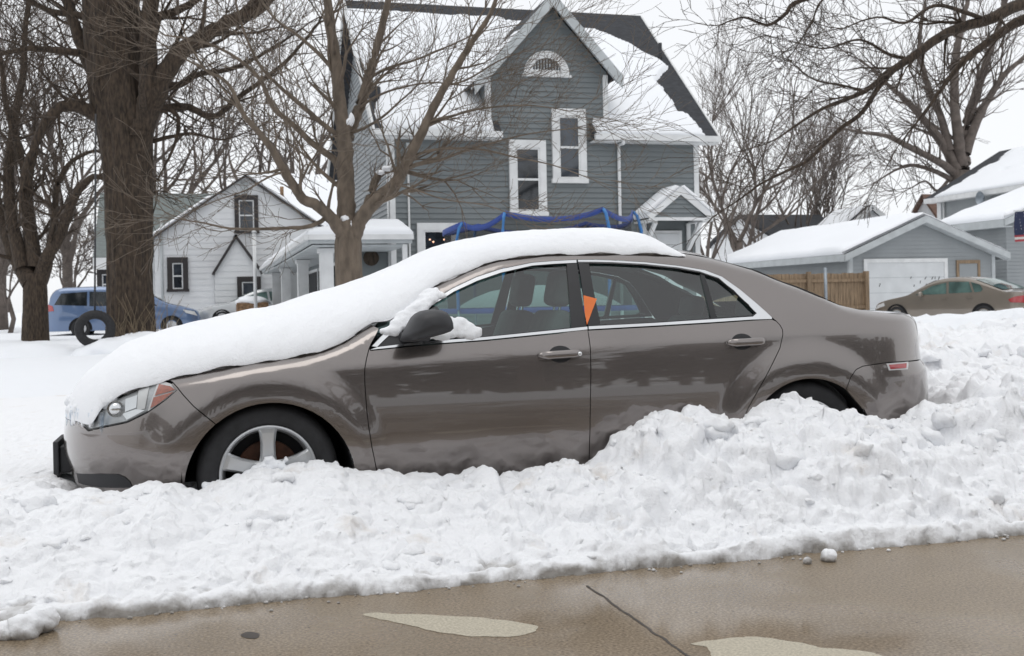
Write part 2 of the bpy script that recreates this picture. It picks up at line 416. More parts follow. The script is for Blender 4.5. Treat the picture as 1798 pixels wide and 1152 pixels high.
# a door holds handle, trims, window, pillar cover
for mir in (False, True):
    k = dict(mirror=mir)
    panel('quarter_panel', quarter, M['paint'], car, **k)
    panel('rear_bumper', rbumper, M['paint'], car, **k)
    d1 = panel('front_door', fdoor, M['paint'], car, **k); d2 = panel('rear_door', rdoor, M['paint'], car, **k)
    for i in (d1, d2): i.name = 'door'
    ch = S_(chr_out)+S_(chr_in)+S_(sill_top)+S_(sill_bot)
    panel('chrome_trim', S_(chr_out+chr_in), M['chrome'], d1, dt=-.004, gap=0, thick=.02, sx=.05, **k)
    panel('chrome_trim', S_(sill_top+sill_bot), M['chrome'], d1, dt=-.006, gap=0, thick=.02, sx=.05, **k)
    panel('chrome_trim', S_(r_out+r_in), M['chrome'], d2, dt=-.004, gap=0, thick=.02, sx=.05, **k)
    panel('chrome_trim', S_(rs_top+rs_bot), M['chrome'], d2, dt=-.006, gap=0, thick=.02, sx=.05, **k)
    bp = panel('pillar_cover', S_([(995, 463.5), (1013, 462), (1018, 500), (1024, 540), (1030, 573), (1003, 577)]), M['black_trim'], d1, dt=-.001, gap=0, thick=.012, **k)
    panel('pillar_cover', S_([(1015.5, 462), (1034, 463), (1042, 510), (1055, 573), (1033, 574), (1026, 530)]), M['black_trim'], d2, dt=-.001, gap=0, thick=.012, **k)
    panel('sail_cover', S_([(660, 610), (673, 598), (687, 585), (703, 573), (724, 557), (744, 546), (752, 600)]), M['black_plastic'], d1, dt=.002, gap=0, thick=.01, **k)
    panel('window_glass', S_([(742, 602), (735, 552), (770, 529), (797, 512), (838, 493), (879, 478), (934, 466), (972, 463), (997, 462), (1005, 580), (850, 596)]), M['glass'], d1, dt=.014, gap=0, thick=0, sx=.06, sz=.05, **k)
    panel('window_glass', S_([(1033, 462), (1074, 462), (1131, 465), (1190, 471), (1230, 476), (1250, 562), (1150, 570), (1054, 576)]), M['glass'], d2, dt=.014, gap=0, thick=0, sx=.06, sz=.05, **k)
    panel('window_divider', S_([(1229, 478), (1237, 481), (1260, 559), (1249, 560)]), M['black_trim'], d2, dt=.004, gap=0, thick=.02, **k)
    panel('window_glass', S_([(1236, 480), (1260, 490), (1287, 512), (1314, 538), (1327, 552), (1320, 558), (1258, 561)]), M['glass'], d2, dt=.016, gap=0, thick=0, sx=.06, sz=.05, **k)
    # thin dark seals round the glass
    def seal(pts, w, par):
        P = [Pc(*side(*p), .003, mir) for p in pts]; mb = MB(); mb.tube(P, w, 6); return mb.build('window_seal', M['black_trim'], par, True)
    seal(chr_in[:-5], .006, d1); seal([(1318, 558)]+r_in[1:], .007, d2); seal([(752, 600), (850, 592.5), (980, 579.5), (1030, 574.5)], .006, d1); seal(rs_top, .006, d2)
    for d, hx0, hx1, hy, rx in ((d1, (945, 624), (1021, 619), 0, (984, 622)), (d2, (1275, 602), (1343, 598), 0, (1303, 600))):
        a = side(*hx0); b = side(*hx1); c = side(*rx)
        V = []; Fc = []; n = 14; m_ = 10
        for i in range(n+1):
            f = i/n; X = a[0]+(b[0]-a[0])*f; z = a[1]+(b[1]-a[1])*f
            e = min(1, min(f, 1-f)*8); hh = .021*(.45+.55*sqrt(max(0, 1-(1-e)**2))); dd = .012+.034*sstep(0, .18, min(f, 1-f))
            for j in range(m_):
                q = 2*pi*j/m_; V.append(Pc(X, z+hh*sin(q), 0, mir)+Vector((0, (1 if mir else -1)*(dd+.011*cos(q)), 0)))
        for i in range(n):
            for j in range(m_): Fc.append((i*m_+j, i*m_+(j+1) % m_, (i+1)*m_+(j+1) % m_, (i+1)*m_+j))
        Fc += [tuple(range(m_)), tuple(n*m_+j for j in range(m_))]
        obj('handle', V, Fc, M['paint'], d, True)
        # finger cup behind the bar
        P = [(c[0]+.062*cos(2*pi*j/24), c[1]+.043*sin(2*pi*j/24)) for j in range(24)]
        panel('handle_cup', P, M['dark'] if False else M['black_trim'], d, dt=-.0015, gap=0, thick=.004, **k)
        if d is d1 and not mir:
            l = side(1012, 620.5); mb = MB(); p = Pc(l[0], l[1]); mb.lathe([(0, -.062), (.009, -.062), (.011, -.058), (.011, -.04)], p, 'y', 16); mb.build('lock_cylinder', M['chrome'], d, True)
    # lamps
    hb = panel('headlight', hl, M['lens'], car, dt=-.002, gap=.002, thick=.02, **k)
    panel('lamp_housing', hl, M['silver_in'], hb, dt=.024, gap=.006, thick=0, **k)
    panel('amber_reflector', S_([(279, 674), (299, 678), (308, 685), (271, 695)]), M['amber'], hb, dt=.010, gap=.001, thick=.01, **k)
    panel('amber_reflector', S_([(269, 698), (305, 688), (292, 699), (276, 711), (263, 718)]), M['amber'], hb, dt=.010, gap=.001, thick=.01, **k)
    panel('reflector_frame', S_([(277, 671.5), (290, 671), (301, 675), (310.5, 685), (292, 701), (259, 723), (262, 712)]), M['whiteplastic'], hb, dt=.016, gap=0, thick=.01, **k)
    panel('inner_fin', S_([(243, 685), (262, 678), (254, 718), (240, 722)]), M['whiteplastic'], hb, dt=.018, gap=0, thick=.006, **k)
    panel('chrome_reflector', S_([(220, 701), (241, 694), (239, 716), (219, 724)]), M['chrome'], hb, dt=.016, gap=0, thick=.006, **k)
    panel('chrome_reflector', S_([(214, 727), (238, 719), (254, 721), (222, 738)]), M['chrome'], hb, dt=.017, gap=0, thick=.006, **k)
    c = side(203, 718); p = Pc(c[0], c[1], .012, mir); s_ = (1 if mir else -1)
    mb = MB(); mb.lathe([(.038, .02*s_), (.036, .0), (.030, .022*s_), (.02, .036*s_), (0, .038*s_)], p, 'y', 24); mb.build('bulb_bowl', M['chrome'], hb, True)
    mb = MB(); c = side(200, 716); p = Pc(c[0], c[1], .006, mir); mb.lathe([(.029, .004*s_), (.027, .012*s_), (.0, .02*s_)], p, 'y', 20); mb.build('projector_lens', M['black_trim'], hb, True)
    sm = panel('side_marker', S_([(1556, 638.5), (1594.6, 635), (1593.5, 648.5), (1560.6, 650.5)]), M['whiteplastic'], car, dt=-.003, gap=0, thick=.006, sx=.01, sz=.01, **k)
    panel('red_lens', S_([(1560, 640.5), (1591, 637.5), (1590.5, 646), (1563.2, 648)]), M['redlens'], sm, dt=-.005, gap=0, thick=.004, sx=.01, sz=.01, **k)
    # tail lamp wrapping the rear corner
    panel('tail_light', [(3.800, .76), (3.829, .755), (3.828, .88), (3.818, .92), (3.79, .955), (3.775, .93)], M['redlens'], car, dt=-.003, gap=0, thick=.006, sx=.01, sz=.01, **k)
    # black inner shell behind the gaps, with wheel openings
    shell = [(-.80, .25), (AF[0]-.42, .25)]+S_(arc(AF[0], AF[1], .425, 184, -4, 16))+[(AF[0]+.43, .235), (AR[0]-.43, .235)]+S_(arc(AR[0], AR[1], .425, 184, -4, 16))+[(AR[0]+.43, .25), (3.72, .25), (3.74, .8), (3.6, .95)]
    shell += S_([(1500, 560), (1354, 566), (1150, 582), (980, 593), (740, 614), (660, 618), (640, 600), (560, 625), (420, 650), (320, 676)])+[(-.72, .60)]
    panel('inner_shell', shell, M['dark'], car, dt=.03, gap=0, thick=0, sx=.06, sz=.05, **k)
# plate bracket
mb = MB(); a = Wy(99, 770, 6.2); b = Wy(119, 831, 6.2)
mb.box(a.x, a.x+.028, 6.05, 6.40, b.z, a.z); mb.box(a.x+.028, b.x+.03, 6.08, 6.37, b.z+.02, a.z-.03)
bevel(mb.build('plate_bracket', M['black_plastic'], car), .006)
# ---- skins across the car: hood, windshield, roof, rear window, trunk lid
def skin(name, X0, X1, m, crown, n=40, w=24, zoff=.001, dt=-.003):
    V = []; Fc = []
    for i in range(n+1):
        X = X0+(X1-X0)*i/n; z = clerp(ZE_T, X)+zoff; t = min(tf(X, z)+dt, HW-.001)
        c = crown(X) if callable(crown) else crown
        for j in range(w+1):
            q = 2*j/w-1; T = HW+(HW-t)*q
            V.append(Vector((X+CX, Y0+T, z+c*(1-abs(q)**2.4))))
    for i in range(n):
        for j in range(w): a = i*(w+1)+j; Fc.append((a, a+1, a+w+2, a+w+1))
    return obj(name, V, Fc, m, car, True)
Xc = side(652, 570)[0]; Xa = side(867, 453)[0]; Xb = side(1245, 453)[0]; Xt = side(1490, 541)[0]
skin('hood', -.955, Xc-.004, M['paint'], lambda X: .035+.05*sstep(-.9, .2, X), 70)
skin('windshield', Xc, Xa, M['black_trim'], .10)
skin('roof', Xa+.003, Xb-.003, M['paint'], .055)
skin('rear_window', Xb, Xt-.1, M['black_trim'], .05, zoff=-.004, dt=.004)
skin('trunk_lid', Xt-.098, 3.845, M['paint'], lambda X: .016*(1-sstep(3.6, 3.83, X))*sstep(Xt-.1, Xt+.3, X)+.002, 60, zoff=-.004, dt=.003)
# ---- wheels
def wheel(cx, mir):
    yo = Y0+.016; s = 1
    if mir: yo = Y0+2*HW-.016; s = -1
    c = Vector((cx+CX, yo, .332))
    whl = MB().lathe([(.205, .03*s), (.24, .006*s), (.285, .0), (.305, .01*s), (.322, .03*s), (.330, .06*s), (.332, .11*s), (.330, .16*s), (.32, .19*s), (.29, .212*s), (.21, .2*s)], c, 'y', 64).build('wheel', M['rubber'], car, True)
    rm = MB().lathe([(.228, .012*s), (.226, .004*s), (.220, .002*s), (.212, .010*s), (.205, .03*s), (.196, .07*s), (.196, .2*s)], c, 'y', 64)
    for k in range(5):
        a = pi/2+k*2*pi/5; ca, sa = cos(a), sin(a); ra = Vector((ca, 0, sa)); ta = Vector((-sa, 0, ca))
        V = []; pr = [(.03, .046, .020, .05), (.08, .036, .022, .055), (.14, .034, .016, .055), (.19, .040, .010, .05), (.214, .050, .012, .045)]
        for r, hw, y1, y2 in pr:
            V += [c+ra*r-ta*hw+Vector((0, (y1+.012)*s, 0)), c+ra*r-ta*hw*.72+Vector((0, y1*s, 0)), c+ra*r+ta*hw*.72+Vector((0, y1*s, 0)), c+ra*r+ta*hw+Vector((0, (y1+.012)*s, 0)),
                  c+ra*r+ta*hw+Vector((0, y2*s, 0)), c+ra*r-ta*hw+Vector((0, y2*s, 0))]
        Fc = [(i*6+j, i*6+(j+1) % 6, i*6+6+(j+1) % 6, i*6+6+j) for i in range(4) for j in range(6)]
        rm.add(V, Fc)
    rm.lathe([(0, .004*s), (.028, .006*s), (.034, .014*s), (.06, .02*s), (.068, .05*s)], c, 'y', 30)
    rm.build('rim', M['alloy'], whl)
    MB().lathe([(.0, .085*s), (.145, .085*s), (.148, .09*s), (.148, .105*s), (0, .105*s)], c, 'y', 40).build('brake_disc', M['rust'], whl)
    mb = MB().lathe([(0, .12*s), (.196, .12*s)], c, 'y', 30); mb.build('wheel_back', M['dark'], whl)
for cx in (0.0, 2.842):
    for mir in (False, True):
        wheel(cx, mir)
        c = Vector((cx+CX, Y0 if not mir else Y0+2*HW, .29)); s = -1 if mir else 1
        V = []; Fc = []; n = 24
        for i in range(n+1):
            a = radians(-5+190*i/n)
            for y in (.02, .42): V.append(c+Vector((.40*cos(a), y*s, .40*sin(a))))
        for i in range(n): Fc.append((2*i, 2*i+1, 2*i+3, 2*i+2))
        Fc.append(tuple(2*i+1 for i in range(n+1)))
        obj('wheel_well', V, Fc, M['dark'], car, True)
# ---- side mirrors
mir_px = [(703, 598), (707, 586), (715, 571), (722, 558), (729, 551), (738, 546.5), (750, 544), (762, 543), (774, 545), (783, 549), (790, 558), (793, 567), (794, 577), (789, 582), (778, 586), (760, 591), (744, 595), (720, 600.5)]
for mir in (False, True):
    c0 = Vector((0, 0, 0)); P = []
    for p in mir_px:
        q = Wy(*p, Y0-.08); P.append((q.x, q.z))
    cx = sum(p[0] for p in P)/len(P); cz = sum(p[1] for p in P)/len(P)
    V = []; Fc = []; n = len(P)
    lay = [(.0, .0, -.115), (.45, .02, -.11), (.75, .02, -.095), (.92, .01, -.065), (1., 0, -.02), (1., 0, .03), (.93, 0, .07), (.80, 0, .085)]
    for sc, dx, dy in lay:
        for (x, z) in P:
            y = Y0-.09+dy
            V.append(Vector((cx+(x-cx)*sc, (2*(Y0+HW)-y) if mir else y, cz+(z-cz)*sc)))
    for i in range(len(lay)-1):
        for j in range(n): Fc.append((i*n+j, i*n+(j+1) % n, (i+1)*n+(j+1) % n, (i+1)*n+j))
    Fc.append(tuple((len(lay)-1)*n+j for j in range(n)))
    sm = obj('side_mirror', V, Fc, M['black_plastic'], car, True)
    f = (lambda y: 2*(Y0+HW)-y) if mir else (lambda y: y)
    a = Wy(722, 592, Y0); mb = MB()
    mb.bar((a.x-.02, f(Y0+.10), a.z-.002), (a.x+.05, f(Y0-.06), a.z+.005), .09, .05); bevel(mb.build('mirror_arm', M['black_plastic'], sm), .012)
# ---- cabin
cy = Y0+HW
mb = MB(); mb.box(.9+CX-.2, 3.05+CX, Y0+.10, Y0+2*HW-.10, .28, .34); mb.box(.62+CX, 1.0+CX, Y0+.12, Y0+2*HW-.12, .5, .93); mb.box(2.85+CX, 3.25+CX, Y0+.14, Y0+2*HW-.14, .5, .99)
bevel(mb.build('cabin_floor', M['cabin'], car), .03)
def rounded_slab(a, b, wid, thk, m, name, par, yc):
    # slab from point a to b (x,z), width along y
    a = Vector((a[0], 0, a[1])); b = Vector((b[0], 0, b[1])); mb = MB(); mb.bar(a+Vector((0, yc, 0)), b+Vector((0, yc, 0)), wid, thk, (1, 0, .3))
    o = mb.build(name, m, par); bv = o.modifiers.new('bevel', 'BEVEL'); bv.width = min(thk, wid)*.38; bv.segments = 4
    for p in o.data.polygons: p.use_smooth = True
    return o
SF = CX-.42; SR = CX-.22
for yc in (cy-.37, cy+.37):
    sb = rounded_slab((SF+1.30, .52), (SF+1.78, .47), .5, .16, M['seat'], 'seat', car, yc)
    rounded_slab((SF+1.80, .48), (SF+2.02, 1.06), .48, .13, M['seat'], 'backrest', sb, yc)
    rounded_slab((SF+2.015, 1.09), (SF+2.055, 1.285), .25, .10, M['seat'], 'headrest', sb, yc)
    MB().tube([(SF+2.01, yc-.05, 1.03), (SF+2.03, yc-.05, 1.12)], .007).tube([(SF+2.01, yc+.05, 1.03), (SF+2.03, yc+.05, 1.12)], .007).build('headrest_post', M['chrome'], sb)
sb = rounded_slab((SR+2.35, .55), (SR+2.75, .5), 1.25, .15, M['seat'], 'rear_seat', car, cy)
rounded_slab((SR+2.78, .5), (SR+2.98, 1.0), 1.25, .13, M['seat'], 'backrest', sb, cy)
for yc in (cy-.4, cy+.4): rounded_slab((SR+2.97, 1.0), (SR+3.0, 1.13), .24, .09, M['seat'], 'headrest', sb, yc)
mb = MB(); c = Vector((SF+1.24, cy-.37, .93)); rg = []
ax = Vector((-.85, 0, .5)).normalized(); u = Vector((0, 1, 0)); v = ax.cross(u)
mb.tube([c+(u*cos(2*pi*i/28)+v*sin(2*pi*i/28))*.185 for i in range(29)], .016, 8); mb.tube([c-u*.18, c+u*.18], .02, 6); mb.tube([c, c+v*.18], .02, 6); mb.tube([c, c-ax*.3], .03, 6)
mb.build('steering_wheel', M['black_plastic'], car, True)
# headliner, kept under the roof skin
V = []; Fc = []; n = 30; w = 12
for i in range(n+1):
    X = Xa-.1+(Xb+.12-Xa)*i/n; z = clerp(ZE_T, X)-.05; t = tf(X, z)+.05
    for j in range(w+1): q = 2*j/w-1; V.append(Vector((X+CX, cy+(HW-t)*q, z+.05*(1-abs(q)**2.4))))
for i in range(n):
    for j in range(w): a = i*(w+1)+j; Fc.append((a, a+1, a+w+2, a+w+1))
obj('headliner', V, Fc, M['seat'], car, True)
# ---- orange tag stuck on the pillar
tp = S_([(1023.5, 518.5), (1047, 524.6), (1038, 548), (1029.6, 570.5), (1025.5, 547)])
og = panel('parking_notice', tp, M['orange'], None, dt=-.009, gap=0, thick=.002, sx=.02, sz=.02)
og['label'] = 'bright orange paper notice wedged in the door pillar of the brown sedan'; og['category'] = 'notice'
# ---- snow lying on the car
SN_TOP = [(112, 722), (116, 705), (128, 680), (150, 652), (190, 622), (230, 599), (300, 577), (400, 553), (480, 537), (560, 514), (630, 494), (690, 471), (730, 452), (760, 437), (800, 424), (850, 413), (900, 406), (950, 401), (1000, 398.5), (1050, 399), (1100, 401), (1140, 407), (1170, 418), (1187, 430), (1196, 441)]
SN_BOT = [(128, 735), (160, 742), (182, 712), (200, 700), (220, 690), (258, 675), (290, 665), (347, 654), (413, 640.5), (500, 627), (560, 616), (600, 600), (652, 568), (685, 560), (715, 541), (735, 523), (763, 499), (795, 482), (833, 464), (870, 452), (920, 446), (960, 442), (1030, 441), (1100, 440.5), (1150, 442), (1196, 445)]
Bt = sorted(side(*p) for p in SN_BOT)
Bt = [p for i, p in enumerate(Bt) if i == 0 or p[0] > Bt[i-1][0]+.006]
Tt = []
for p in SN_TOP:
    q = Wy(*p, Y0+.62-.26*sstep(1060, 1196, p[0])); Tt.append((q.x-CX, q.z))
Tt.sort()
X0s, X1s = -.955, Tt[-1][0]-.003
def snow_pt(X, q):
    """q in [-1,1] across the car"""
    zb = clerp(Bt, X) if X > Bt[0][0] else Bt[0][1]
    zb -= .013*sstep(.75, 1.1, X)+.003; t = min(tf(X, zb)-.014, HW)
    fr = sstep(-.985, -.80, X)
    zt = max(clerp(Tt, X), zb+.004)
    n_ = .022*NZ.noise(Vector((X*9, q*3+3, 1)))+.012*NZ.noise(Vector((X*30, q*9, 4)))
    a = abs(q)
    hgt = (1-a**3.2)**(1/1.7) if a < 1 else 0
    lump = .020*fbm(Vector((X*4, q*3.2, 2)), 5)*(1-a**8)
    z = zb+(zt-zb)*hgt+lump+.016*NZ.noise(Vector((X*7, q*2, 5)))*a**10+.006*fbm(Vector((X*26, q*22, 8)), 3)*sstep(.25, .95, a)
    T = HW+(HW-t)*q*(1+.010*fbm(Vector((X*11, 7, q*6)), 4)*a**4)
    return Vector((X+CX, Y0+T, z))
V = []; Fc = []; nx, nq = 420, 84
qs = []
for j in range(nq+1):
    s = 2*j/nq-1; qs.append(math.copysign(1-(1-abs(s))**1.9, s))
for i in range(nx+1):
    f = i/nx; X = X0s+(X1s-X0s)*(f if f > .1 else f*f*10*.5+f*.5)
    for q in qs: V.append(snow_pt(X, q))
for i in range(nx):
    for j in range(nq): a = i*(nq+1)+j; Fc.append((a, a+1, a+nq+2, a+nq+1))
# the drift caught behind the mirror
def lump(mb, pts, seed, n=16):
    for (c, rx, ry, rz) in pts:
        c = Vector(c); VV = []; FF = []
        for i in range(n+1):
            th = pi*i/n
            for j in range(2*n):
                ph = pi*j/n; d = Vector((sin(th)*cos(ph), sin(th)*sin(ph), cos(th)))
                k = 1+.32*fbm(d*1.6+Vector((seed, c.x*7, c.z*5)), 5)
                VV.append(c+Vector((d.x*rx, d.y*ry, d.z*rz))*k)
        for i in range(n):
            for j in range(2*n): FF.append((i*2*n+j, i*2*n+(j+1) % (2*n), (i+1)*2*n+(j+1) % (2*n), (i+1)*2*n+j))
        mb.add(VV, FF)
cs = obj('car_snow', V, Fc, M['snow'], None, True)
tag(cs, 'thick smooth blanket of snow over the hood, windshield and roof of the brown sedan', 'snow')
def clot(name, L, seed, vox, amp, par=None, n=12):
    """overlapping lumps fused into one crumbly mass"""
    mb = MB(); lump(mb, L, seed, n); o = mb.build(name, M['snow'], par, True)
    r = o.modifiers.new('fuse', 'REMESH'); r.mode = 'VOXEL'; r.voxel_size = vox; r.use_smooth_shade = True
    tx_ = bpy.data.textures.new('crumbs', 'CLOUDS'); tx_.noise_scale = vox*5; tx_.noise_depth = 3
    dm = o.modifiers.new('crumble', 'DISPLACE'); dm.texture = tx_; dm.strength = amp; dm.mid_level = .5; dm.texture_coords = 'GLOBAL'
    return o
L = []; rg_ = random.Random(5)
def along(pts, n, w, h, dep):
    for k in range(n):
        f = rg_.random()*(len(pts)-1); i = int(f); f -= i
        px = pts[i][0]+(pts[i+1][0]-pts[i][0])*f+rg_.gauss(0, 3); py = pts[i][1]+(pts[i+1][1]-pts[i][1])*f+rg_.gauss(0, 3)
        X, z = side(px, py); s = rg_.uniform(.6, 1.2); L.append((Pc(X, z, .0), w*s, dep, h*s))
def fill(poly, n, w, h, dep):
    xs_ = [p[0] for p in poly]; ys_ = [p[1] for p in poly]
    while n:
        px, py = rg_.uniform(min(xs_), max(xs_)), rg_.uniform(min(ys_), max(ys_)); c = False
        for (ax_, ay_), (bx_, by_) in zip(poly, poly[1:]+poly[:1]):
            if (ay_ > py) != (by_ > py) and px < ax_+(bx_-ax_)*(py-ay_)/(by_-ay_): c = not c
        if not c: continue
        n -= 1; X, z = side(px, py); s = rg_.uniform(.6, 1.2); L.append((Pc(X, z, .0), w*s, dep, h*s))
fill([(750, 594), (775, 562), (800, 560), (820, 569), (842, 585), (836, 590)], 80, .026, .024, .026)
fill([(668, 584), (700, 556), (728, 530), (762, 502), (772, 524), (748, 545), (722, 562), (700, 584)], 110, .024, .022, .024)
along([(760, 510), (775, 517), (770, 530)], 10, .016, .014, .018)
clot('clotted_snow', L, 3.3, .0085, .014, cs)
L = []
for i in range(230):            # ragged lower rim
    X = random.uniform(-.66, min(Bt[-1][0], X1s)-.05)
    zb = clerp(Bt, X); s = random.uniform(.5, 1); L.append((Pc(X, zb+.006-(.012 if X > .9 else 0), -.006), .05*s, .016, .014*s))
clot('rim_snow', L, 9.1, .007, .010, cs, 7)
L = []
for i in range(70):            # clotted snow over the nose and lamp
    X = random.uniform(-.94, -.70); f = (X+.94)/.24; zb = .625+.075*f
    s = random.uniform(.5, 1.1); L.append((Pc(X, zb+random.uniform(-.02, .05)*(1-.4*f), .0), .028*s, .022, .03*s))
for i in range(22):
    X = random.uniform(-.93, -.80); s = random.uniform(.6, 1.1); L.append((Pc(X, random.uniform(.575, .64), 0), .012*s, .012, .03*s))
clot('nose_snow', L, 2.1, .0075, .012, cs, 8)
L = []
for px, py, w in ((466, 818, .03), (476, 812, .026), (488, 818, .034), (452, 826, .03), (440, 832, .03), (500, 822, .03), (575, 815, .03), (585, 822, .034), (560, 824, .028), (425, 838, .03), (412, 842, .03), (368, 852, .026), (378, 848, .02), (484, 806, .018)):
    p = Wy(px, py, Y0+.01)
    for k in range(5): L.append((p+Vector((rg_.gauss(0, .02), 0, rg_.gauss(-.012, .012))), w*rg_.uniform(.4, .9), .03, w*rg_.uniform(.4, .8)))
ws_ = clot('wheel_snow', L, 5.5, .007, .012, None, 8); tag(ws_, 'clumps of snow packed against the spokes of the front wheel', 'snow')
for i in range(16):
    mb = MB(); X = random.uniform(-.95, -.74); p = Pc(X, .60+random.uniform(-.01, .02), -.004); l = random.uniform(.03, .085)
    mb.tube([p+Vector((0, 0, .03)), p+Vector((random.uniform(-.004, .004), 0, -l*.5)), p+Vector((0, 0, -l))], [.010, .006, .001], 7)
    tag(mb.build('icicle', M['ice'], None, True), 'small icicle in the fringe hanging from the snow over the headlight', 'icicle', 'icicles over the headlight')
# ================================================================== ground, street, snowbank
def pmat_road():
    m = mat('wet_concrete', (.252, .200, .143), .42, 0, .10, 2.2, bump=.25, bscale=170, th=(.25, .75))
    n, l = m.node_tree.nodes, m.node_tree.links; b = n['Principled BSDF']
    tc = [x for x in n if x.type == 'TEX_COORD'][0]
    base = b.inputs['Base Color'].links[0].from_socket
    # fine aggregate
    g = n.new('ShaderNodeTexNoise'); g.inputs['Scale'].default_value = 95; g.inputs['Detail'].default_value = 5; l.new(tc.outputs['Object'], g.inputs['Vector'])
    gr = n.new('ShaderNodeValToRGB'); gr.color_ramp.elements[0].position = .3; gr.color_ramp.elements[1].position = .7
    gr.color_ramp.elements[0].color = (.50, .49, .47, 1); gr.color_ramp.elements[1].color = (1.42, 1.40, 1.34, 1); l.new(g.outputs[0], gr.inputs[0])
    mu = n.new('ShaderNodeMix'); mu.data_type = 'RGBA'; mu.blend_type = 'MULTIPLY'; mu.inputs['Factor'].default_value = 1
    l.new(base, mu.inputs['A']); l.new(gr.outputs[0], mu.inputs['B']); cur = mu.outputs['Result']
    # small dark pits
    v = n.new('ShaderNodeTexVoronoi'); v.voronoi_dimensions = '2D'; v.inputs['Scale'].default_value = 9; l.new(tc.outputs['Object'], v.inputs['Vector'])
    vr = n.new('ShaderNodeMapRange'); vr.inputs['From Min'].default_value = .035; vr.inputs['From Max'].default_value = .055; vr.inputs['To Min'].default_value = .75; vr.inputs['To Max'].default_value = 0
    l.new(v.outputs['Distance'], vr.inputs['Value'])
    sc_ = n.new('ShaderNodeSeparateColor'); l.new(v.outputs['Color'], sc_.inputs[0]); gt_ = n.new('ShaderNodeMath'); gt_.operation = 'GREATER_THAN'; gt_.inputs[1].default_value = .78; l.new(sc_.outputs[0], gt_.inputs[0]); mu_ = n.new('ShaderNodeMath'); mu_.operation = 'MULTIPLY'; l.new(gt_.outputs[0], mu_.inputs[0]); l.new(vr.outputs[0], mu_.inputs[1])
    mp_ = n.new('ShaderNodeMix'); mp_.data_type = 'RGBA'; mp_.inputs['B'].default_value = (.05, .04, .035, 1)
    l.new(mu_.outputs[0], mp_.inputs['Factor']); l.new(cur, mp_.inputs['A']); cur = mp_.outputs['Result']
    l.new(cur, b.inputs['Base Color'])
    # wet film: broad patches of smoother surface
    w = n.new('ShaderNodeTexNoise'); w.inputs['Scale'].default_value = .9; w.inputs['Detail'].default_value = 5; l.new(tc.outputs['Object'], w.inputs['Vector'])
    wr = n.new('ShaderNodeMapRange'); wr.inputs['From Min'].default_value = .40; wr.inputs['From Max'].default_value = .60; wr.inputs['To Min'].default_value = .38; wr.inputs['To Max'].default_value = .07
    l.new(w.outputs[0], wr.inputs['Value']); l.new(wr.outputs[0], b.inputs['Roughness'])
    bs_ = n.new('ShaderNodeMapRange'); bs_.inputs['From Min'].default_value = .40; bs_.inputs['From Max'].default_value = .56; bs_.inputs['To Min'].default_value = .22; bs_.inputs['To Max'].default_value = .015
    l.new(w.outputs[0], bs_.inputs['Value']); bn = [x for x in n if x.type == 'BUMP'][0]; l.new(bs_.outputs[0], bn.inputs['Strength'])
    return m
M['road'] = pmat_road()
M['dryconc'] = mat('dry_concrete', (.50, .455, .36), .85, 0, .16, 110, bump=.2, bscale=200)
M['joint'] = mat('joint_tar', (.06, .05, .042), .6, 0, .2, 20)
struct(obj('road', [(-60, -7.5, 0), (80, -7.5, 0), (80, 4.6, 0), (-60, 4.6, 0)], [(0, 1, 2, 3)], M['road']))
def flat_patch(name, px, m, z, wob=.012, n=14):
    P = [Wz(*p, z) for p in px]; k = len(P); out = []
    for i in range(k):
        a, b, c, d = P[i-1], P[i], P[(i+1) % k], P[(i+2) % k]
        for j in range(n):
            t = j/n
            q = .5*((2*b)+(c-a)*t+(2*a-5*b+4*c-d)*t*t+(3*b-a-3*c+d)*t**3)
            q += Vector((fbm(q*13, 5), fbm(q*13+Vector((5, 5, 5)), 5), 0))*wob*2; q.z = z; out.append(q)
    return struct(obj(name, out, [tuple(range(len(out)))[::-1]], m))
flat_patch('dry_pavement_patch', [(638, 1079), (700, 1077), (790, 1081), (880, 1088), (941, 1099), (930, 1112), (870, 1119), (790, 1113), (720, 1098)], M['dryconc'], .0012)
flat_patch('dry_pavement_patch', [(1216, 1129), (1290, 1120), (1340, 1119), (1400, 1128), (1450, 1138), (1530, 1145), (1560, 1165), (1500, 1200), (1330, 1190), (1255, 1160), (1245, 1138)], M['dryconc'], .0012)
flat_patch('oil_spot', [(423, 1114), (436, 1109), (455, 1113), (450, 1121), (430, 1120)], M['joint'], .0012, .003)
a = Wz(1030, 1028, .0012); b = Wz(1240, 1175, .0012); dd = (b-a); b = a+dd*5
nn = Vector((-dd.y, dd.x, 0)).normalized(); V = []; Fc = []
for i in range(401):
    p = a+(b-a)*i/400+nn*.010*NZ.noise(a*3+Vector((i*.15, 0, 0))); w = .0052+.0042*NZ.noise(Vector((i*.4, 3, 0)))
    V += [p-nn*w, p+nn*w]
for i in range(400): Fc.append((2*i, 2*i+2, 2*i+3, 2*i+1))
struct(obj('pavement_joint', V, Fc, M['joint']))
def gz(x, y):
    z = .27+.05*fbm(Vector((x*.35, y*.35, 0)), 4)+.02*fbm(Vector((x*2, y*2, 0)), 3)
    z += .40*sstep(11, 16, x)*sstep(30, 18, y)*(1+.35*fbm(Vector((x*.9, y*.9, 3)), 4))
    if 3 < x < 22 and y < 30: z += .12*rock(Vector((x, y, 0)), 1.6, 1)*sstep(3, 6, x)*sstep(26, 16, y)+.05*rock(Vector((x, y, 2)), 3.6, 1)*sstep(3, 6, x)*sstep(26, 16, y)
    z += .16*max(0, fbm(Vector((x*.5+9, y*.5, 1)), 3))*sstep(18, 24, y)
    return z
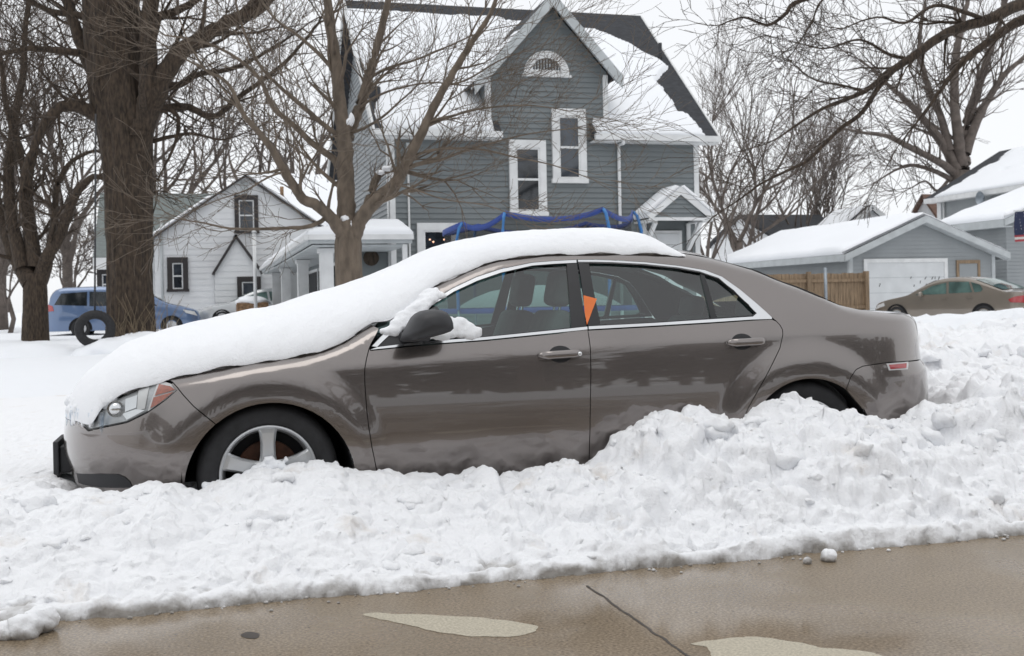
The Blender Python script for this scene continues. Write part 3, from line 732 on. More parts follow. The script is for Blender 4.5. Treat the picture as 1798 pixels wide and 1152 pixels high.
# crest of the ploughed bank, read along the car side
CR = [(-400, 900), (-150, 880), (0, 868), (100, 862), (160, 852), (215, 856), (290, 846), (345, 858), (400, 846), (450, 826), (490, 822), (575, 812), (620, 824), (680, 826), (720, 833), (800, 838), (830, 822), (850, 818), (872, 838), (930, 816), (985, 814), (1030, 812), (1070, 790), (1115, 772), (1140, 748), (1165, 736), (1200, 742), (1225, 730), (1252, 716), (1280, 728), (1320, 716), (1390, 700), (1450, 701), (1490, 712), (1520, 726), (1550, 738), (1585, 735), (1620, 712), (1680, 690), (1798, 672), (2000, 660)]
CRT = sorted(((Wy(px, py, 5.22).x, Wy(px, py, 5.22).z) for px, py in CR))
def rock(p, s, amp):                          # broken lumps: per-cell lift with worn edges
    d, c = NZ.voronoi(p*s)
    e = d[1]-d[0]; h = NZ.cell(c[0]*3.7+Vector((.5, .5, .5))); g = p*s-c[0]
    return amp*(h*.5+.5+.35*(g.x*NZ.cell(c[0]*5.1)+g.y*NZ.cell(c[0]*8.3)))*sstep(0, .24, e)
def bank(x, y):
    front = 4.285+.035*NZ.noise(Vector((x*2.1, 0, 0)))+.018*NZ.noise(Vector((x*9, 2, 0)))+.010*NZ.noise(Vector((x*31, 4, 0)))
    crest = clerp(CRT, x)
    right = sstep(3.4, 5.2, x)
    s = (y-front)/(5.18-front)
    if s < 0: return -.05+.0*s
    prof = [(0, 0.), (.035, .16), (.09, .24), (.2, .36), (.38, .56), (.6, .76), (.82, .93), (1., 1.)]
    base = clerp(prof, min(s, 1))*crest if crest > 0 else 0
    base = max(base, 0)
    if s > 1:
        incar = sstep(-.95+CX-.1, -.95+CX+.25, x)*(1-sstep(3.9+CX-.25, 3.9+CX+.12, x))
        far = .27+.50*sstep(3.9, 5.8, x)*sstep(12.5, 8, y)+.10*sstep(4, 10, x)
        kk = sstep(5.2, 6.6 if x < 3 else 7.2, y)
        drop = crest*(1-.0*incar)
        base = drop*(1-kk)+far*kk
        if incar > 0:
            u = sstep(5.30, 5.55, y)*(1-sstep(6.9, 7.15, y)); base = base*(1-u*incar)+.12*u*incar
    m = sstep(0, .12, s)
    rough = .62+.5*sstep(.3, 2.6, x)
    if y > 5.9: rough *= (.35+.75*right*sstep(13, 8, y))
    p = Vector((x, y, base*1.2))
    wv = Vector((NZ.noise(p*5), NZ.noise(p*5+Vector((9, 9, 9))), 0))*.07; p2 = p+wv
    h = rock(p2+Vector((4, 0, 3)), 1.7, .125)*max(0, rough-.50)*1.4+rock(p2+Vector((0, 0, 3)), 3.0, .060)*rough+rock(p2, 7.5, .044)*rough+rock(p+Vector((9, 1, 0)), 17, .015)*rough+rock(p+Vector((3, 1, 7)), 34, .008)*rough
    h += .024*fbm(p*6, 4)*rough+.020*fbm(p*30, 5)
    z_ = base+(h-.092*rough)*m*(1-.3*sstep(.8, 1, s)*(1-right))
    k_ = sstep(8., 11.4, y) if x < 3 else sstep(9.5, 11.8, y)
    return z_*(1-k_)+(gz(x, y)*k_ if k_ > 0 else 0)
def grid(xs, ys, fn, name, m, jit=0.):
    V = []; Fc = []; ny = len(ys)
    for x in xs:
        for y in ys:
            z = fn(x, y); 
            if jit:
                q = Vector((x, y, z)); jj = jit*(1-sstep(8, 11, y)); V.append(Vector((x+jj*(fbm(q*11, 3)+.35*NZ.noise(q*37)), y+jj*(fbm(q*11+Vector((7, 3, 1)), 3)+.35*NZ.noise(q*37+Vector((2, 2, 2)))), z)))
            else: V.append((x, y, z))
    for i in range(len(xs)-1):
        for j in range(ny-1): a = i*ny+j; Fc.append((a, a+ny, a+ny+1, a+1))
    return struct(obj(name, V, Fc, m, None, True))
def steps(*segs):
    out = []
    for a, b, d in segs:
        n = max(1, round((b-a)/d)); out += [a+(b-a)*i/n for i in range(n)]
    return out+[segs[-1][1]]
xs = steps((-9, -2.2, .12), (-2.2, 5.6, .0125), (5.6, 9, .03), (9, 14, .07), (14, 22, .15))
ys = steps((4.2, 4.45, .008), (4.45, 5.4, .0125), (5.4, 6.2, .03), (6.2, 12, .05))
grid(xs, ys, bank, 'snowbank', M['banksnow'], .034)
grid(steps((-60, -14, 1.2), (-14, 30, .16), (30, 90, 1.2)), steps((11.9, 30, .16), (30, 60, .4), (60, 160, 5)), gz, 'snowy_ground', M['groundsnow'])
struct(obj('far_ground', [(-900, 150, .2), (900, 150, .2), (900, 1500, .2), (-900, 1500, .2)], [(0, 1, 2, 3)], M['groundsnow']))
struct(obj('lower_ground', [(-900, -400, -.06), (900, -400, -.06), (900, 151, -.06), (-900, 151, -.06)], [(0, 1, 2, 3)], M['groundsnow']))
# the other kerb of the street, behind the photographer: seen only in the paint and glass
def bank2(x, y):
    s = (-7.0-y); k = sstep(0, .5, s+.15*NZ.noise(Vector((x*1.2, 1, 0))))
    return .02+k*(.42+.22*fbm(Vector((x*.7, y*.7, 0)), 4))*(1-.5*sstep(1.5, 4, s)) + .05*rock(Vector((x, y, 0)), 2.2, 1)*k
grid(steps((-30, 40, .3)), steps((-40, -12, 2), (-12, -7, .2)), bank2, 'far_kerb_snow', M['groundsnow'])
# broken lumps lying on the bank
def chunk(mb, c, r, rng):
    ax = [Vector((rng.gauss(0, 1), rng.gauss(0, 1), rng.gauss(0, 1))).normalized() for _ in range(9)]; lim = [rng.uniform(.45, .9) for _ in ax]
    sc = Vector((rng.uniform(.8, 1.4), rng.uniform(.7, 1.2), rng.uniform(.5, .9))); n = 6 if r < .02 else 12; V = []; Fc = []
    for i in range(n+1):
        for j in range(2*n):
            th = pi*i/n; ph = pi*j/n; d = Vector((sin(th)*cos(ph), sin(th)*sin(ph), cos(th))); k = 1.
            for a, l in zip(ax, lim):
                q = d.dot(a)
                if q > 1e-3: k = min(k, l/q)
            k *= 1+.45*fbm(d*2.2+c*9, 5); V.append(c+Vector((d.x*sc.x, d.y*sc.y, d.z*sc.z))*r*k)
    for i in range(n):
        for j in range(2*n): Fc.append((i*2*n+j, i*2*n+(j+1) % (2*n), (i+1)*2*n+(j+1) % (2*n), (i+1)*2*n+j))
    mb.add(V, Fc)
rng = random.Random(12); mb = MB()
for i in range(620):
    x = rng.uniform(-2.2, 5.6); s = rng.random()**.8; y = 4.30+.95*s
    if rng.random() > .45+.55*sstep(.2, 2.6, x): continue
    r = min(.075, .006*rng.paretovariate(1.15)); z = bank(x, y); chunk(mb, Vector((x, y, z-r*.30)), r, rng)
for i in range(160):
    x = rng.uniform(4.0, 9); y = rng.uniform(5.3, 9); r = min(.12, .02*rng.paretovariate(1.3)); chunk(mb, Vector((x, y, bank(x, y)-r*.2)), r, rng)
o = mb.build('snow_lumps', M['banksnow'], None, True); o['kind'] = 'stuff'; o['label'] = 'broken lumps of ploughed snow strewn over the bank'; o['category'] = 'snow'
# crumbs broken off on the pavement
mb = MB()
def crumb(px, py, r): p = Wz(px, py, 0); lump(mb, [((p.x, p.y, r*.45), r, r*.8, r*.7)], px*.1, 8)
for i in range(260):
    px = random.uniform(0, 1798); py = 1098+(940-1098)*px/1798+random.expovariate(.22)-4; crumb(px, py, random.uniform(.003, .010))
o = mb.build('snow_crumbs', M['banksnow'], None, True); o['kind'] = 'stuff'; o['label'] = 'small snow crumbs scattered along the foot of the ploughed bank'; o['category'] = 'snow'
ch = MB(); p = Wz(42, 1118, 0); lump(ch, [((p.x, p.y, .03), .06, .05, .05), ((p.x-.05, p.y+.01, .025), .05, .05, .035), ((p.x+.05, p.y+.05, .04), .06, .05, .05)], 2.2, 20)
tag(ch.build('snow_chunk', M['banksnow'], None, True), 'large loose lump of snow lying on the wet pavement at the far left', 'snow')
for px, py, r, lb in ((1455, 985, .034, 'small white snow lump fallen on the pavement from the bank foot'), (1418, 990, .018, 'tiny pointed snow crumb on the pavement just left of a bigger lump')):
    c = MB(); p = Wz(px, py, 0); lump(c, [((p.x, p.y, r*.6), r, r, r*.9)], px, 14); tag(c.build('snow_chunk', M['banksnow'], None, True), lb, 'snow', 'loose snow lumps on the pavement')
# ================================================================== background helpers
M['siding'] = mat('grey_siding', (.185, .206, .212), .6, 0, .06, 1.2)
M['siding2'] = mat('pale_grey_siding', (.30, .32, .33), .6, 0, .05, 1.2)
M['wsiding'] = mat('white_siding', (.78, .79, .80), .6, 0, .04, 1.2)
M['trim'] = mat('white_trim', (.76, .77, .77), .5, 0, .07, 3)
M['greytrim'] = mat('grey_trim', (.50, .53, .54), .5, 0, .08, 3)
M['shingle'] = mat('dark_shingle', (.045, .048, .055), .9, 0, .2, 6, bump=.5, bscale=18, stretch=(1, 1, 3))
M['gshingle'] = mat('grey_green_shingle', (.185, .21, .205), .9, 0, .1, 5, bump=.4, bscale=18, stretch=(1, 1, 3))
M['bshingle'] = mat('brown_shingle', (.16, .095, .07), .9, 0, .15, 5)
M['pane'] = mat('window_pane', (.012, .015, .019), .05, 0, .4, 1.6, c2=(.05, .06, .075), spec=.8)
M['blackframe'] = mat('dark_frame', (.035, .03, .03), .6)
M['wood'] = mat('fence_wood', (.33, .235, .15), .8, 0, .22, 4, stretch=(6, 6, .6))
M['steel'] = mat('galvanised_steel', (.34, .38, .42), .45, .6, .1, 8)
M['door'] = mat('garage_door_white', (.66, .68, .69), .6, 0, .05, 2)
M['shade_and_marks'] = mat('shade_and_mark_dark', (.02, .022, .024), .8)  # flat near-black: painted porch shade, dark porch door, garage door marks
M['roofsnow'] = snowmat('roof_snow', base=(.85, .87, .9), bump=.25, bs=3)
M['bark'] = mat('wet_bark', (.080, .056, .038), .9, 0, .4, 7, bump=1., bscale=26, stretch=(3.4, 3.4, .9), th=(.3, .7))
M['bark2'] = mat('brown_grey_bark', (.175, .138, .105), .85, 0, .22, 6, bump=.6, bscale=20, stretch=(2, 2, .8))
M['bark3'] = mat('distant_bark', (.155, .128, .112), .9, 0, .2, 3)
M['brick'] = mat('tan_brick', (.33, .20, .11), .85, 0, .3, 12)
M['blue'] = mat('blue_pad', (.022, .06, .28), .5, 0, .1, 6)
M['bluefoam'] = mat('light_blue_foam', (.045, .20, .50), .5, 0, .1, 6)
M['lamp'] = bpy.data.materials.new('warm_lamp'); M['lamp'].use_nodes = True
b = M['lamp'].node_tree.nodes['Principled BSDF']; b.inputs['Emission Color'].default_value = (1, .42, .16, 1); b.inputs['Emission Strength'].default_value = 1.4
def clipx(poly, z):                              # x-range of a convex (x,z) polygon at height z
    xs = []
    for (x0, z0), (x1, z1) in zip(poly, poly[1:]+poly[:1]):
        if (z0-z)*(z1-z) <= 0 and abs(z1-z0) > 1e-9: xs.append(x0+(x1-x0)*(z-z0)/(z1-z0))
        elif abs(z0-z) < 1e-6: xs += [x0]
    return (min(xs), max(xs)) if len(xs) >= 2 else None
def siding(name, poly, origin, ux, m, parent, expo=.13, lap=.028):
    """lapped boards on a convex (u,z) polygon; u runs along ux (unit, horizontal), outward = -ux rotated"""
    ux = Vector(ux); out = Vector((ux.y, -ux.x, 0)); o = Vector(origin); V = []; Fc = []
    z = min(p[1] for p in poly); zt = max(p[1] for p in poly)
    while z < zt-.004:
        z1 = min(z+expo, zt); a = clipx(poly, z+.0005); b = clipx(poly, z1-.0005)
        if a and b:
            k = len(V)
            def P(u, zz, d): return o+ux*u+out*d+Vector((0, 0, zz))
            V += [P(a[0], z, 0), P(a[1], z, 0), P(a[0], z, lap), P(a[1], z, lap), P(b[0], z1, .002), P(b[1], z1, .002)]
            Fc += [(k, k+1, k+3, k+2), (k+2, k+3, k+5, k+4)]
        z = z1
    return obj(name, V, Fc, m, parent)
def slab(name, q, th, m, parent):                # quad a,b,c,d (ccw seen from outside) with thickness below
    q = [Vector(p) for p in q]; n = (q[1]-q[0]).cross(q[2]-q[0]).normalized()
    return obj(name, q+[p-n*th for p in q], [(0, 1, 2, 3), (7, 6, 5, 4), (0, 4, 5, 1), (1, 5, 6, 2), (2, 6, 7, 3), (3, 7, 4, 0)], m, parent)
def roof_snow(name, q, th, mask, parent, nu=90, nv=60, seed=0, m=None):
    """snow layer lying on roof quad a(eave L) b(eave R) c(ridge R) d(ridge L); mask(u,v)>0 where snow lies"""
    q = [Vector(p) for p in q]; n = (q[1]-q[0]).cross(q[3]-q[0]).normalized(); V = []; Fc = []; K = []
    if n.z < 0: n = -n
    for i in range(nu+1):
        for j in range(nv+1):
            u, v = i/nu, j/nv
            p = (q[0]*(1-u)+q[1]*u)*(1-v)+(q[3]*(1-u)+q[2]*u)*v
            k = mask(u, v)+.05*fbm(p*1.6+Vector((seed, 0, 0)), 4) if callable(mask) else 1
            e = min(u, 1-u, v, 1-v); h = th*(1+.5*fbm(p*.7, 3))*sstep(0, .05, k)*(sstep(-.02, .04, e))
            V.append(p+n*(h+.012 if k > 0 else -.01)); K.append(k)
    for i in range(nu):
        for j in range(nv):
            a = i*(nv+1)+j; f = (a, a+nv+1, a+nv+2, a+1)
            if any(K[x] > 0 for x in f): Fc.append(f)
    # close the eave side so the layer has a thickness
    for i in range(nu):
        a = i*(nv+1); b_ = a+nv+1; k = len(V)
        if K[a] > 0 and K[b_] > 0:
            V += [V[a]-n*(th+.0), V[b_]-n*(th+.0)]; Fc.append((a, k, k+1, b_))
    for i0 in (0, nu*(nv+1)):
        for j in range(nv):
            a = i0+j; k = len(V)
            if K[a] > 0 and K[a+1] > 0: V += [V[a]-n*th, V[a+1]-n*th]; Fc.append((a, k, k+1, a+1))
    return obj(name, V, Fc, m or M['roofsnow'], parent, True)
def win(parent, x0, x1, z0, z1, y, tw=.13, name='window', frame='trim', rail=True, proud=.10, hood=0):
    """double hung window on a facade at depth y facing the street"""
    mb = MB(); o = y-proud
    mb.box(x0, x0+tw, o, y+.02, z0, z1); mb.box(x1-tw, x1, o, y+.02, z0, z1)
    mb.box(x0+tw, x1-tw, o-.002, y+.02, z1-tw*1.15, z1); mb.box(x0-.03, x1+.03, o-.03, y+.02, z0-.05, z0+.06)
    if hood: mb.box(x0-.06, x1+.06, o-.04, y+.02, z1, z1+hood)
    w = mb.build(name, M[frame], parent)
    a, b, c, d = x0+tw, x1-tw, z0+.06, z1-tw*1.15; s = .045; zm = (c+d)/2
    mb = MB(); mb.box(a, a+s, o+.02, y+.01, c, d); mb.box(b-s, b, o+.02, y+.01, c, d); mb.box(a+s, b-s, o+.018, y+.01, d-s, d); mb.box(a+s, b-s, o+.018, y+.01, c, c+s)
    if rail: mb.box(a+s, b-s, o+.014, y+.01, zm-s*.6, zm+s*.6)
    mb.build('sash', M['trim'], w)
    if rail:
        obj('pane', [(a+s, o+.034, zm), (b-s, o+.034, zm), (b-s, o+.034, d-s), (a+s, o+.034, d-s)], [(0, 1, 2, 3)], M['pane'], w)
        obj('pane', [(a+s, o+.040, c+s), (b-s, o+.040, c+s), (b-s, o+.040, zm), (a+s, o+.040, zm)], [(0, 1, 2, 3)], M['pane'], w)
    else: obj('pane', [(a+s, o+.036, c+s), (b-s, o+.036, c+s), (b-s, o+.036, d-s), (a+s, o+.036, d-s)], [(0, 1, 2, 3)], M['pane'], w)
    return w
def B_(name, m, parent, *box): return MB().box(*box).build(name, M[m], parent)
# ================================================================== grey two-storey house
Y = 26.0; xl, xr = 4.28, 12.22; ze_, zr = 5.38, 9.36; yr = 30.6; yb = 35.2
hs_ = thing('grey_house', 'large two-storey grey clapboard house with a steep gabled wall dormer and snowy dark roof', 'house', (8.3, 30, 0))
gx0, gx1, gpx = 6.66, 9.80, 8.30
gapL, gapR = 6.95, 9.30
siding('wall', [(xl, -.1), (xr, -.1), (xr, ze_-.02), (xl, ze_-.02)], (0, Y, 0), (1, 0, 0), M['siding'], hs_)
siding('gable_wall', [(gx0, ze_-.02), (gx1, ze_-.02), (gx1, 6.75), (gpx, 8.42), (gx0, 6.75)], (0, Y, 0), (1, 0, 0), M['siding'], hs_)
# side walls: left (seen in a sliver) and right
siding('side_wall', [(0, -.1), (yb-Y, -.1), (yb-Y, ze_), ((yr-Y), zr-.1), (0, ze_)], (xl, yb, 0), (0, -1, 0), M['siding2'], hs_)
siding('side_wall', [(0, -.1), (yb-Y, -.1), (yb-Y, ze_), ((yr-Y), zr-.1), (0, ze_)], (xr, Y, 0), (0, 1, 0), M['siding'], hs_)
siding('rear_wall', [(0, -.1), (xr-xl, -.1), (xr-xl, ze_), (0, ze_)], (xr, yb, 0), (-1, 0, 0), M['siding'], hs_)
for x, nm in ((xl, 0), (xr-.13, 1)): B_('corner_board', 'trim', hs_, x, x+.13, Y-.035, Y+.1, -.1, ze_-.02)
B_('corner_board', 'trim', hs_, xl-.03, xl-.002, Y+.02, Y+.22, -.1, ze_-.02)
# roof: two slopes with a gap where the wall dormer rises
ov = .42; oy = .38; sl = (zr-ze_)/(yr-Y)
zee = ze_-sl*oy+.16
eL, eR = xl-ov, xr+ov
front = [(eL, Y-oy, zee), (eR, Y-oy, zee), (eR, yr, zr+.16), (eL, yr, zr+.16)]
def fr(x, y): return Vector((x, y, zee+(y-(Y-oy))*(zr+.16-zee)/(yr-Y+oy)))
# front slope as three slabs: left, right, and above the dormer
yv = Y+.15
rf = slab('roof', [fr(eL, Y-oy), fr(gapL, Y-oy), fr(gapL, yr), fr(eL, yr)], .14, M['shingle'], hs_)
slab('roof', [fr(gapR, Y-oy), fr(eR, Y-oy), fr(eR, yr), fr(gapR, yr)], .14, M['shingle'], hs_)
slab('roof', [fr(gapL, yv), fr(gapR, yv), fr(gapR, yr), fr(gapL, yr)], .135, M['shingle'], hs_)
slab('roof', [(eR, yb+oy, zee), (eL, yb+oy, zee), (eL, yr+.002, zr+.155), (eR, yr+.002, zr+.155)], .14, M['shingle'], hs_)
B_('gutter', 'trim', hs_, eL, gapL, Y-oy-.10, Y-oy+.01, zee-.16, zee-.015)
B_('gutter', 'trim', hs_, gapR, eR, Y-oy-.10, Y-oy+.01, zee-.16, zee-.015)
B_('soffit', 'trim', hs_, eL, gapL, Y-oy+.02, Y-.03, zee-.19, zee-.165); B_('soffit', 'trim', hs_, gapR, eR, Y-oy+.02, Y-.03, zee-.19, zee-.165)
for x in (eL, eR-.03):
    MB().bar((x+.015, Y-oy, zee-.09), (x+.015, yr, zr+.06), .05, .2, (0, 0, 1)).build('rake_board', M['trim'], hs_); MB().bar((x+.015, yb+oy, zee-.09), (x+.015, yr, zr+.06), .05, .2, (0, 0, 1)).build('rake_board', M['trim'], hs_)
# snow on the slopes
UL = [fr(eL, Y-oy), fr(gpx, Y-oy), fr(gpx, yr), fr(eL, yr)]
uf = (gpx-eL)/(gapL+.15-eL)
roof_snow('roof_snow', UL, .11, lambda u, v: -1 if (u > .74 and v < .13) else min((u-.04)*2.2+.2*v-.05 + .10*NZ.noise(Vector((v*6, 0, 0))), (.91-v)*1.5, .6*(1-sstep(.60, .70, u)*sstep(.20, .10, v))-.25), rf, 140, 80, 1)
UR = [fr(gpx, Y-oy), fr(eR, Y-oy), fr(eR, yr), fr(gpx, yr)]
BND = []
for bp_ in ((1222, 213), (1212, 203), (1190, 199), (1180, 178), (1165, 155), (1152, 143), (1165, 128), (1176, 118), (1160, 107), (1128, 93), (1110, 80), (1085, 70), (1050, 55), (1020, 52), (990, 44)):
    q_ = Y
    for _ in range(30): w_ = Wy(*bp_, q_); q_ = q_+.5*((w_.z-zee)/((zr+.16-zee)/(yr-Y+oy))+(Y-oy)-q_)
    BND.append(((q_-(Y-oy))/(yr-Y+oy), (w_.x-gpx)/(eR-gpx)))
BND = sorted(p_ for p_ in BND if p_[0] < .86)+[(.885, -.06), (1, -.4)]
def mR(u, v):
    b = lerp([(0, .97), (.12, .97), (.2, .82), (.3, .80), (.4, .77), (.5, .74), (.55, .70), (.62, .64), (.69, .60), (.74, .54), (.80, .50), (1, .45)], v)
    if u < .25 and v < .13: return -1
    return (lerp(BND, v)-u)*1.6
    b = lerp([(0, .95), (.05, .90), (.14, .84), (.22, .83), (.32, .77), (.40, .66), (.46, .60), (.50, .72), (.57, .71), (.62, .60), (.70, .48), (.76, .34), (.82, .12), (.86, -.1), (1, -.3)], v)
    return (b-u)*1.6
roof_snow('roof_snow', UR, .085, mR, rf, 110, 80, 4)
# wall-dormer roof: two steep planes
gp = Vector((gpx, 0, 8.60)); sw = .30
slp = (8.60-6.52)/(gpx-6.42)
for s, ex in ((-1, 6.30), (1, 10.06)):
    zz = 8.60-slp*abs(gpx-ex); yk = Y-.38
    ymeet = lambda z: (Y-oy)+(z-zee)*(yr-Y+oy)/(zr+.16-zee)
    a = Vector((ex, yk, zz)); b = Vector((gpx, yk, 8.60)); c = Vector((gpx, ymeet(8.60)+.1, 8.60)); d = Vector((ex, max(ymeet(zz), yk+.02)+.1, zz))
    q = [a, d, c, b] if s > 0 else [a, b, c, d]
    q = q[::-1] if (q[1]-q[0]).cross(q[2]-q[0]).z < 0 else q
    dr = slab('dormer_roof', q, .06, M['shingle'], hs_)
    q2 = [Vector((gpx+(p.x-gpx)*.985, p.y+.02 if p.y < Y else p.y, p.z)) for p in (a, d, c, b)]
    roof_snow('roof_snow', [q2[0], q2[3], q2[2], q2[1]] if s < 0 else [q2[1], q2[2], q2[3], q2[0]], .05, (lambda u, v: .60-u) if s < 0 else (lambda u, v: .5), dr, 20, 40, 2)
    # barge boards and soffit
    ta = Vector((ex, yk-.03, zz-.15)); tb = Vector((gpx, yk-.03, 8.60-.15))
    MB().prism([(ex, zz+.0), (gpx, 8.61), (gpx, 8.28), (ex, zz-.33)] if s > 0 else [(ex, zz), (ex, zz-.33), (gpx, 8.28), (gpx, 8.61)], 'y', yk-.035, yk-.005).build('barge_board', M['greytrim'], hs_)
    MB().prism([(ex, zz-.10), (gpx, 8.51), (gpx, 8.47), (ex, zz-.14)], 'y', yk+.0, Y-.03).build('soffit', M['greytrim'], hs_)
    bx = (gx0, gx0+.13) if s < 0 else (gx1-.13, gx1)
    B_('corner_board', 'trim', hs_, bx[0], bx[1], Y-.034, Y+.08, ze_+.02 if s > 0 else ze_+.05, 6.72)
    x_ = gx0+.02 if s < 0 else gx1-.02
    obj('cheek_wall', [(x_, Y, ze_-.1), (x_, ymeet(6.7), 6.75), (x_, Y, 6.75)], [(0, 1, 2)], M['siding'], hs_)
# half-round louvred vent
cx_, cz_ = Wy(959, 127, Y).x, Wy(959, 131, Y).z; R1, R2 = .58, .36
P = [(R1*cos(pi*i/24), R1*sin(pi*i/24)*.98) for i in range(25)]; Q = [(R2*cos(pi*i/24), .10+R2*.82*sin(pi*i/24)) for i in range(25)]
mb = MB(); V = []
for (a, b) in zip(P, Q): V += [(cx_+a[0], Y-.07, cz_+a[1]), (cx_+b[0], Y-.07, cz_+b[1]), (cx_+a[0], Y+.02, cz_+a[1]), (cx_+b[0], Y+.02, cz_+b[1])]
Fc = []
for i in range(24): k = 4*i; Fc += [(k, k+1, k+5, k+4), (k+1, k+3, k+7, k+5), (k, k+4, k+6, k+2)]
mb.add(V, Fc); mb.box(cx_-R1, cx_+R1, Y-.072, Y+.02, cz_-.02, cz_+.10); mb.box(cx_-R1-.05, cx_+R1+.05, Y-.10, Y+.02, cz_-.07, cz_-.015)
vt = mb.build('vent_frame', M['trim'], hs_)
obj('vent_panel', [(cx_+b[0], Y-.03, cz_+b[1]) for b in Q], [tuple(range(25))[::-1]], M['pane'], vt)
mb = MB()
for i in range(9): x = cx_-.30+i*.075; mb.box(x, x+.02, Y-.05, Y-.02, cz_+.1, cz_+.1+.8*sqrt(max(.002, .36**2-(x-cx_)**2)))
mb.build('louvre', M['greytrim'], vt)
def pxwin(x0, y0, x1, y1, par, yy, **k):
    a = Wy(x0, y0, yy); b = Wy(x1, y1, yy); return win(par, a.x, b.x, b.z, a.z, yy, **k)
w1 = pxwin(892, 246, 959, 376, hs_, Y, tw=.16)
w2 = pxwin(967, 191, 1029, 319, hs_, Y, tw=.16)
w3 = pxwin(731, 392, 806, 475, hs_, Y, tw=.15, rail=False)
for px, py in ((754, 421), (760, 425), (779, 421)):
    p = Wy(px, py, Y-.01); MB().lathe([(0, -.035), (.026, -.02), (.035, 0), (.026, .02), (0, .035)], p-Vector((0, .03, 0)), 'z', 10).build('lamp', M['lamp'], w3, True)
# downspouts
def spout(pts, par, w=.085):
    mb = MB(); mb.tube(pts, w/2, 8); return mb.build('downspout', M['trim'], par, True)
a = Wy(1094, 232, Y-.4); b = Wy(1086, 250, Y-.07); spout([(a.x, Y-.42, zee-.1), (a.x, Y-.40, zee-.24), (b.x, Y-.08, b.z-.06), (b.x, Y-.08, b.z-.25), (b.x, Y-.08, .2)], hs_)
a = Wy(716, 260, Y-.05); spout([(a.x, Y-.05, a.z), (a.x, Y-.05, .2)], hs_, .05)
MB().box(a.x-.04, a.x+.04, Y-.1, Y-.01, a.z-.02, a.z+.12).build('meter_mast_cap', M['greytrim'], hs_)
# hood over the side door
ax = Wy(1193, 330, Y-.9); aL = Wy(1112, 384, Y-.9); aR = Wy(1252, 381, Y-.9)
px_, pz = ax.x, ax.z; yh = Y-.95; hw_ = .86; zb_ = aR.z+.02
hd = None
for s in (-1, 1):
    ex = px_+s*hw_; q = [Vector((ex, yh, zb_)), Vector((ex, Y-.03, zb_)), Vector((px_, Y-.03, pz)), Vector((px_, yh, pz))]
    q = q if (q[1]-q[0]).cross(q[2]-q[0]).z > 0 else q[::-1]
    hd2 = slab('door_hood', q, .05, M['shingle'], hs_)
    q3 = [Vector((ex+s*.02, yh-.02, zb_+.01)), Vector((ex+s*.02, Y-.04, zb_+.01)), Vector((px_, Y-.04, pz+.01)), Vector((px_, yh-.02, pz+.01))]
    roof_snow('hood_snow', q3, .10, lambda u, v: .5, hd2, 24, 20, 3)
    MB().prism([(ex, zb_+.01), (px_, pz+.02), (px_, pz-.17), (ex+(-s)*.02, zb_-.13)], 'y', yh-.04, yh-.005).build('barge_board', M['trim'], hs_)
    x = px_+s*(hw_-.26)
    MB().bar((x, yh+.15, zb_-.12), (x, Y-.06, zb_-.75), .09, .09).build('bracket', M['trim'], hs_)
    B_('post', 'trim', hs_, x-.05, x+.05, Y-.09, Y-.03, zb_-.8, zb_-.12)
    MB().box(min(ex, x), max(ex, x), yh+.03, Y-.03, zb_-.13, zb_-.08).build('soffit', M['trim'], hs_)
siding('hood_gable', [(px_-hw_+.18, zb_-.03), (px_+hw_-.18, zb_-.03), (px_, pz-.12)], (0, yh+.03, 0), (1, 0, 0), M['siding'], hs_, .11)
B_('hood_beam', 'trim', hs_, px_-hw_+.1, px_+hw_-.1, yh+.0, yh+.06, zb_-.11, zb_-.032)
dr = B_('door_frame', 'trim', hs_, px_-.62, px_+.42, Y-.06, Y-.024, .2, zb_-.30); B_('door', 'door', dr, px_-.54, px_+.34, Y-.08, Y-.062, .2, zb_-.38)
# roof vent pipe, chimney-like box by the left rake
p = Wx(1160, 125, Wy(1160, 125, 28.6).x); MB().tube([(p.x, 28.6, fr(0, 28.6).z-.1), (p.x, 28.6, fr(0, 28.6).z+.45)], .05, 8).build('vent_pipe', M['shingle'], rf, True)
p = Wy(660, 185, 26.6); MB().tube([(p.x, 26.6, fr(0, 26.6).z-.1), (p.x, 26.6, fr(0, 26.6).z+.3)], .12, 8).build('vent_pipe', M['shingle'], rf, True)
# side porch on the left
pxl, pyf, pyb = 2.44, 24.0, 43.5; pz0 = 2.62
pr = slab('porch_roof', [(pxl-.25, pyf-.25, pz0), (xl+.1, pyf-.25, pz0+.0), (xl+.1, pyf+1.6, pz0+.34), (pxl+1.4, pyf+1.6, pz0+.34)], .05, M['shingle'], hs_)
slab('porch_roof', [(pxl-.25, pyb, pz0), (pxl-.25, pyf-.25, pz0), (pxl+1.4, pyf+1.6, pz0+.34), (pxl+1.4, pyb, pz0+.34)], .05, M['shingle'], hs_)
roof_snow('porch_snow', [(pxl-.3, pyf-.3, pz0+.02), (xl+.12, pyf-.3, pz0+.02), (xl+.12, pyf+1.6, pz0+.342), (pxl+1.4, pyf+1.6, pz0+.342)], .13, lambda u, v: .5, pr, 30, 20, 5)
roof_snow('porch_snow', [(pxl-.3, pyf-.3, pz0+.02), (pxl-.3, pyb, pz0+.02), (pxl+1.4, pyb, pz0+.342), (pxl+1.4, pyf+1.6, pz0+.342)], .13, lambda u, v: .5, pr, 30, 20, 6)
B_('porch_fascia', 'greytrim', hs_, pxl-.25, xl+.1, pyf-.27, pyf-.2, pz0-.18, pz0+.0); B_('porch_fascia', 'greytrim', hs_, pxl-.27, pxl-.2, pyf-.2, pyb, pz0-.18, pz0+.0)
